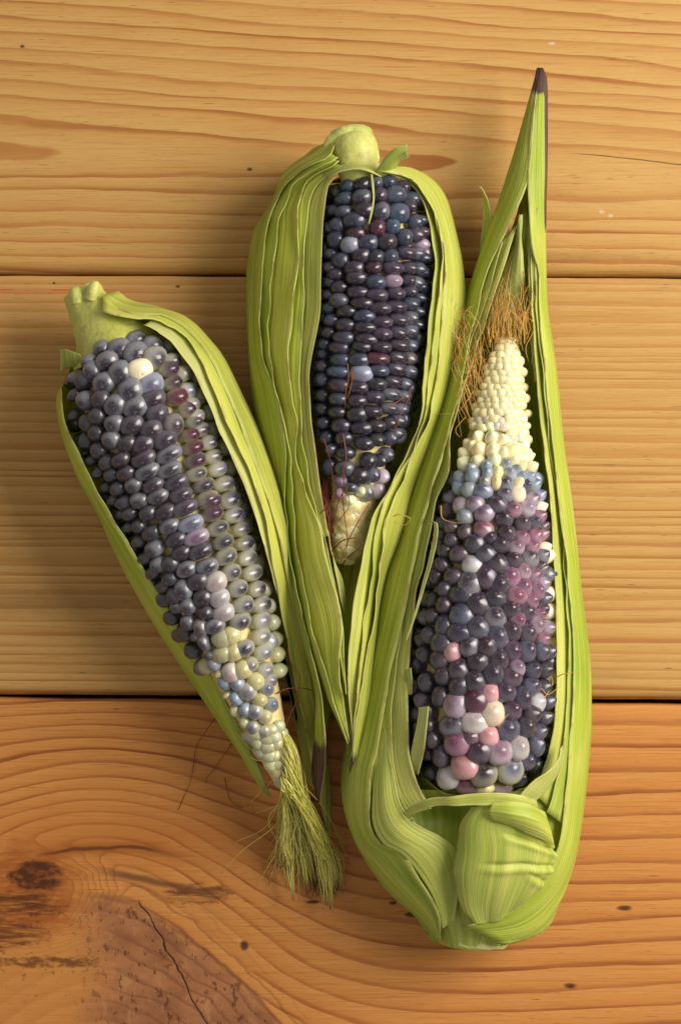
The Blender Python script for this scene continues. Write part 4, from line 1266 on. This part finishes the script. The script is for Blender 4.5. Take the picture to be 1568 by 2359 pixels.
L2_in = [(1190, 520), (1160, 620), (1125, 720), (1098, 800), (1070, 900), (1042, 1000), (1032, 1080), (1006, 1141), (987, 1235), (972, 1302), (959, 1357), (948, 1448), (940, 1521), (936, 1594), (937, 1630), (940, 1729), (955, 1790), (970, 1830), (990, 1862)]
L3_in = [(1160, 560), (1135, 640), (1110, 720), (1086, 800), (1060, 900), (1032, 1000), (1016, 1080), (990, 1141), (968, 1235), (952, 1302), (940, 1357), (925, 1448), (915, 1521), (908, 1594), (904, 1650), (905, 1729), (915, 1800), (930, 1850), (955, 1890)]
R_out = [(1243, 155), (1257, 190), (1254, 289), (1250, 372), (1250, 483), (1246, 538), (1247, 621), (1254, 704), (1262, 790), (1276, 920), (1292, 1060), (1310, 1200), (1326, 1330), (1342, 1470), (1351, 1580), (1352, 1660), (1345, 1760), (1334, 1860), (1318, 1945), (1298, 2010), (1270, 2080), (1240, 2130), (1190, 2165), (1150, 2178)]
R_in = [(1240, 156), (1232, 190), (1226, 240), (1221, 300), (1217, 361), (1214, 424), (1217, 483), (1222, 560), (1236, 621), (1240, 704), (1246, 790), (1258, 920), (1272, 1060), (1288, 1190), (1302, 1320), (1314, 1450), (1318, 1560), (1314, 1660), (1306, 1760), (1298, 1840), (1290, 1910), (1278, 1960), (1248, 2030), (1206, 2072), (1150, 2108), (1060, 2132)]
R2_in = [(1225, 470), (1222, 560), (1222, 640), (1222, 704), (1227, 776), (1235, 880), (1243, 970), (1253, 1060), (1270, 1160), (1279, 1280), (1284, 1400), (1286, 1500), (1284, 1600), (1279, 1680), (1270, 1730), (1252, 1785), (1236, 1830)]
R2_out = [(1242, 470), (1242, 560), (1244, 640), (1248, 704), (1254, 776), (1266, 880), (1278, 970), (1290, 1060), (1302, 1160), (1316, 1280), (1328, 1400), (1336, 1500), (1338, 1600), (1334, 1680), (1326, 1750), (1312, 1830), (1295, 1900)]
R3_in = [(1232, 480), (1230, 560), (1230, 640), (1231, 704), (1237, 776), (1246, 880), (1256, 970), (1268, 1060), (1283, 1160), (1294, 1280), (1302, 1400), (1306, 1500), (1305, 1600), (1298, 1680), (1288, 1750), (1272, 1820), (1256, 1870)]
# cup of the husk at the foot
def cup():
    s, th = [], []
    n, m = 60, 60
    s0 = H3.solve([1108], [1826])[0][0]
    ss = np.linspace(s0, H3.n - 1.5, n)
    tt = np.linspace(-math.radians(150), math.radians(150), m)
    V = []
    base = np.array(e3.location) * 1000
    for a in ss:
        P, N = H3.at(np.full(m, a), tt, -2.5)
        for p, nn, t in zip(P, N, tt):
            f = (a - s0) / (ss[-1] - s0)
            dent = 15.0 * math.exp(-((t + .36) / .36) ** 2 - ((f - .20) / .16) ** 2) + 4.5 * math.exp(-((t + .38) / .10) ** 2 - ((f - .62) / .22) ** 2)
            p = p - nn * (dent + .4 * mn.noise(Vector(p) / 6)) + nn * .22 * math.sin(t * 40)
            p[2] = max(p[2], .5)
            V.append((p - base) * .001)
    o = mesh_obj('husk_base', V, grid_faces(n, m), M_HUSK, e3)
    me = o.data
    uvl = me.uv_layers.new(name='UVMap')
    idx = np.zeros(len(me.loops), dtype=np.int32)
    me.loops.foreach_get('vertex_index', idx)
    uvl.data.foreach_set('uv', np.stack([(idx % m) * .5, (idx // m) * 1.3], 1).ravel())
    ca = me.color_attributes.new('leaf', 'FLOAT_COLOR', 'POINT')
    ca.data.foreach_set('color', [0, 0, 0, 1] * (n * m))
    o.color = (.56, .62, .11, 1)
    return o
cup()
LIGHTG = (.57, .66, .060)
# pale inner leaf cupping the lowest kernels
leaf(e3, [[(938, 1600, 36), (942, 1680, 36), (956, 1750, 37), (990, 1806, 40), (1050, 1832, 45), (1130, 1836, 45), (1206, 1812, 41), (1252, 1756, 38), (1274, 1680, 36)],
          [(930, 1600, 26), (934, 1690, 26), (950, 1770, 26), (985, 1830, 27), (1050, 1856, 29), (1130, 1860, 29), (1212, 1836, 28), (1262, 1770, 27), (1284, 1690, 26)],
          [(925, 1600, 14), (928, 1700, 14), (945, 1785, 14), (980, 1850, 14), (1050, 1880, 14), (1130, 1884, 14), (1220, 1855, 14), (1272, 1780, 14), (1290, 1700, 14)]],
     (.62, .64, .20), seed=59, n=80, m=16, ridge=.12, crinkle=.6, wave=.6, pale=.35)
leaf(e3, [L2_out, [(p[0] + (4 if p[1] > 1000 else 0), p[1]) for p in L2_in]], (0.65, 0.65, 0.162), H3, off=-.6, pale=.25, seed=42, ridge=.2, crinkle=.8, edge=(0, 1), curl=(0, .5), wave=.6)
leaf(e3, [L2_out, L3_in], (0.60, 0.62, 0.108), H3, off=.4, seed=43, ridge=.22, crinkle=.8, edge=(0, 1), curl=(0, .6), wave=.7)
leaf(e3, [L_out, L_in], (0.50, 0.56, 0.065), H3, off=1.4, under='L', seed=41, m=34, ridge=.2, crinkle=.5, edge=(0, 1), curl=(0, .5), wave=.5, brown='start', brown_span=.035, taper=.12)
leaf(e3, [[(p[0] - (6 if p[1] > 1100 else 0), p[1]) for p in R2_in], R2_out], (0.67, 0.68, 0.141), H3, off=-.4, pale=.25, seed=45, ridge=.2, crinkle=.8, edge=(1, 0), curl=(.5, 0), wave=.6)
leaf(e3, [R3_in, R2_out], (0.60, 0.65, 0.098), H3, off=.5, seed=46, ridge=.22, crinkle=.8, edge=(1, 0), curl=(.6, 0), wave=.6)
leaf(e3, [R_in, R_out], LIGHTG, H3, off=1.4, under='R', seed=44, m=32, ridge=.2, crinkle=.5, edge=(1, 0), curl=(.5, 0), wave=.4,
     brown=lambda t, u: 1.0 if t < .03 else (max(0, min(1, (.19 - t) / .03)) * max(0, min(1, (u - .30) / .08))), taper=.12)
# floor of the husk above the cob, and the pale inner leaf
leaf(e3, [[(1222, 300, 20), (1212, 400, 16), (1180, 520, 12), (1130, 660, 9), (1090, 790, 8), (1050, 960, 8), (1010, 1150, 8)], [(1232, 300, 19), (1226, 400, 15), (1205, 520, 9), (1172, 660, 6), (1160, 790, 5), (1148, 960, 4), (1136, 1150, 4)],
          [(1242, 300, 20), (1238, 400, 16), (1236, 520, 12), (1234, 660, 9), (1244, 790, 8), (1256, 960, 8), (1275, 1150, 8)]], (.50, .57, .09), seed=47, ridge=.3, crinkle=.8)
leaf(e3, [[(1196, 494, 36), (1186, 550, 33), (1166, 600, 29), (1150, 640, 26), (1138, 700, 24), (1130, 780, 22)], [(1197, 494, 37), (1194, 560, 35), (1186, 620, 32), (1176, 670, 29), (1168, 720, 26), (1160, 790, 22)],
          [(1199, 494, 36), (1202, 560, 34), (1206, 620, 32), (1212, 670, 29), (1212, 720, 26), (1208, 790, 22)]], (.56, .58, .20), seed=48, n=50, m=24, ridge=.2, crinkle=.6, pale=.35)
leaf(e3, [[(1215, 520, 30), (1214, 580, 32), (1216, 640, 33), (1218, 700, 32), (1222, 780, 30), (1230, 880, 30)], [(1228, 500, 32), (1232, 570, 33), (1236, 640, 33), (1238, 700, 32), (1242, 780, 31), (1252, 880, 30)]],
     (.50, .55, .14), seed=49, n=50, m=12, ridge=.15, crinkle=.6, pale=.2)
# leaf tip behind, left of the point
leaf(e3, [[(1103, 430, 28), (1112, 450, 26), (1112, 500, 22), (1108, 550, 18), (1104, 600, 15)], [(1107, 430, 28), (1124, 462, 27), (1134, 505, 23), (1136, 550, 20), (1130, 605, 16)]], (.50, .53, .16), seed=50, n=36, m=12, ridge=.1, crinkle=.5, pale=.2)
# the folded leaf wrapping the foot, rim and torn strips
leaf(e3, [[(1086, 1858, 5), (1058, 1902, 4), (1050, 1969, 3), (1046, 2020, 2.5), (1060, 2084, 2), (1086, 2122, 1)], [(1128, 1846, 6), (1118, 1902, 7), (1112, 1970, 6), (1112, 2030, 5), (1112, 2085, 3), (1110, 2128, 1)],
          [(1186, 1846, 5), (1186, 1902, 7), (1186, 1962, 7), (1186, 2022, 5), (1178, 2072, 3), (1158, 2110, 1)], [(1232, 1870, 3), (1240, 1915, 3), (1262, 1950, 3), (1258, 1995, 2.5), (1236, 2042, 2), (1205, 2082, 1)]],
     (0.60, 0.67, 0.108), H3, off=1.0, pale=.25, seed=51, n=70, m=50, ridge=.12, crinkle=1.4, edge=(1, .5), curl=(-.8, 0), wave=.7, creases=((.45, .26, 1.0, .40, 1.6, .022), (.25, .50, 1.0, .55, 1.3, .020), (.7, .60, 1.0, .72, .8, .02)))
leaf(e3, [[(1128, 1842, 10), (1160, 1838, 11), (1195, 1846, 10), (1230, 1866, 6)], [(1122, 1862, 10), (1160, 1866, 13), (1200, 1880, 12), (1238, 1905, 7)], [(1130, 1884, 8), (1165, 1896, 9), (1205, 1918, 8), (1255, 1945, 5)]],
     (0.63, 0.70, 0.118), H3, off=1.2, seed=52, n=44, m=24, ridge=.1, crinkle=.8, edge=(1, 1), wave=.6)
leaf(e3, [[(935, 1870, 2), (965, 1850, 4), (1005, 1833, 8), (1060, 1827, 10), (1125, 1820, 10), (1186, 1828, 8), (1222, 1842, 4)], [(948, 1885, 2), (975, 1866, 4), (1010, 1852, 7), (1060, 1850, 9), (1120, 1848, 9), (1186, 1852, 7), (1225, 1864, 3)]],
     (0.65, 0.67, 0.152), H3, off=.6, seed=53, n=60, m=14, ridge=.15, crinkle=.9, edge=(1, 1), wave=.8, pale=.1)
leaf(e3, [[(884, 1680, -1), (905, 1780, 0), (922, 1850, 0), (955, 1898, -1), (1005, 1930, -4), (1045, 1965, -5), (1052, 2040, -4), (1042, 2120, -2)], [(878, 1680, -1), (882, 1790, 1), (896, 1880, 2), (930, 1928, 2), (980, 1985, 0), (1012, 2050, -2), (1028, 2130, -1)],
          [(872, 1680, -1), (862, 1800, 0), (864, 1890, 1), (888, 1942, 1), (930, 1967, 1), (968, 2020, 0), (1000, 2075, 0), (1018, 2140, 0)]],
     (0.59, 0.64, 0.120), H3, off=.8, pale=.25, seed=54, n=60, m=30, ridge=.12, crinkle=.8, edge=(1, 0), wave=.5, curl=(.6, 0))
leaf(e3, [[(1262, 1720, 6), (1256, 1745, 7), (1236, 1770, 8), (1212, 1790, 8), (1195, 1812, 8), (1180, 1832, 7)], [(1284, 1716, 3), (1276, 1756, 4), (1262, 1790, 4), (1245, 1815, 4), (1228, 1836, 4), (1210, 1852, 4)]],
     (0.73, 0.72, 0.259), H3, off=.6, seed=55, n=44, m=16, ridge=.12, crinkle=1.0, edge=(1, 0), wave=1.2, pale=.3)
leaf(e3, [[(964, 1630, 52), (957, 1680, 50), (947, 1730, 46), (941, 1775, 42)], [(988, 1627, 54), (982, 1680, 53), (975, 1730, 50), (962, 1785, 45)]], (.50, .54, .22), seed=56, n=36, m=12, ridge=.15, crinkle=.4, wave=.4, pale=.2)
leaf(e3, [[(985, 1205, 47), (996, 1200, 51), (1000, 1215, 51), (994, 1260, 49), (976, 1335, 46), (955, 1408, 45), (934, 1474, 43)], [(986, 1208, 47), (1002, 1202, 52), (1008, 1222, 52), (1002, 1268, 50), (982, 1340, 47), (960, 1412, 45), (937, 1476, 43)]],
     (.54, .56, .26), seed=57, n=60, m=8, ridge=.05, crinkle=.2, wave=.3, pale=.4)
leaf(e3, [[(930, 1545, 43), (934, 1570, 42), (938, 1600, 41)], [(946, 1538, 46), (950, 1570, 45), (948, 1600, 44)]], (.50, .54, .20), seed=58, n=20, m=8, ridge=.08, crinkle=.4, wave=.5)
sweep('stem', e3, [(1098, 2060, 17, 70), (1095, 2110, 17, 82), (1092, 2150, 17, 80), (1090, 2172, 17, 78)], (.54, .55, .20), noise_amp=.4, seed=12, n=26, ribs=18, rib_amp=.3)
# silk round the bare tip
rg = random.Random(41)
L = []
for i in range(220):
    side = rg.random()
    x0 = rg.uniform(1075, 1120) if side < .55 else rg.uniform(1120, 1225)
    y0 = rg.uniform(840, 1000) if side < .55 else rg.uniform(770, 840)
    x1 = x0 - rg.uniform(0, 34) if side < .55 else x0 + rg.gauss(0, 12)
    y1 = y0 - rg.uniform(70, 130)
    z0 = rg.uniform(22, 34)
    L.append([(x0, y0, z0), (x0 * .6 + x1 * .4 + rg.gauss(0, 6), y0 * .6 + y1 * .4, z0 + rg.uniform(0, 5)), (x1 + rg.gauss(0, 11), y1, z0 + rg.uniform(0, 7)), (x1 + rg.gauss(6, 22), y1 - rg.uniform(10, 60), z0 + rg.uniform(-2, 10))])
for i in range(90):
    x0 = rg.uniform(1125, 1215)
    y0 = rg.uniform(755, 800)
    L.append([(x0, y0, 31 + rg.uniform(0, 8)), (x0 + rg.gauss(0, 6), y0 - 30, 36 + rg.uniform(-3, 5)), (x0 + rg.gauss(0, 9), y0 - rg.uniform(45, 95), 36 + rg.uniform(-4, 7))])
for q in ([(1160, 740, 42), (1172, 690, 42), (1168, 650, 42), (1178, 600, 40)], [(1190, 740, 42), (1180, 700, 43), (1165, 670, 42), (1150, 660, 40)], [(1072, 960, 40), (1048, 990, 38), (1062, 1005, 36), (1055, 940, 34), (1085, 870, 36), (1060, 830, 34)],
          [(1090, 900, 40), (1070, 930, 40), (1050, 950, 38), (1000, 955, 36)], [(1200, 740, 44), (1175, 715, 44), (1150, 710, 42), (1130, 730, 40)]):
    L.append((q, {'n': 30, 'r': 1.2, 'tip': .2}))
strands('silk', e3, L, M_SILK_O, rad=.13, seed=8, tipbrown=.15)
L = []
for q in ([(1015, 1165, 52), (1020, 1195, 54), (1060, 1205, 58), (1085, 1195, 60)], [(1275, 1560, 40), (1268, 1585, 42), (1245, 1600, 46), (1255, 1640, 44)], [(1228, 1570, 52), (1250, 1590, 50), (1262, 1600, 48), (1290, 1580, 44)],
          [(1148, 1675, 62), (1158, 1660, 62), (1170, 1645, 61)], [(1240, 1620, 50), (1255, 1605, 49), (1272, 1572, 44), (1262, 1545, 46)], [(905, 1190, 44), (918, 1185, 46), (945, 1195, 46), (930, 1210, 45), (905, 1200, 44)],
          [(1280, 1560, 44), (1300, 1552, 46), (1330, 1548, 46), (1345, 1555, 42)]):
    L.append((q, {'n': 24, 'r': 1.1, 'tip': 0}))
strands('silk', e3, L, M_SILK_O, rad=.17, seed=9)

# ------------------------------------------------------------------ loose threads of silk on the table
for pts, lab in (([(508, 1636, .6), (476, 1683, 2.5), (453, 1720, 1.2), (447, 1760, .5), (439, 1802, 1.4), (424, 1836, .5), (411, 1866, .4)], 'longest loose red-brown thread of silk on the bottom plank'),
                 ([(535, 1712, .6), (515, 1742, 2.2), (489, 1778, .8), (478, 1790, 1.6), (474, 1805, .5)], 'short kinked red-brown thread of silk nearest the left ear'),
                 ([(518, 1792, .5), (522, 1815, 1.6), (528, 1838, .6), (545, 1856, .9), (560, 1860, .4)], 'hooked dark thread of silk below the kinked one')):
    b = W(pts[len(pts) // 2][0], pts[len(pts) // 2][1], 0)
    o = strands('silk_thread', None, [(pts, {'n': 34, 'r': 1.0, 'tip': .2})], M_SILK_R, rad=.22, kind=None, segs=5, origin=b)
    o['label'] = lab
    o['category'] = 'silk thread'
    o['group'] = 'loose silk threads on the table'
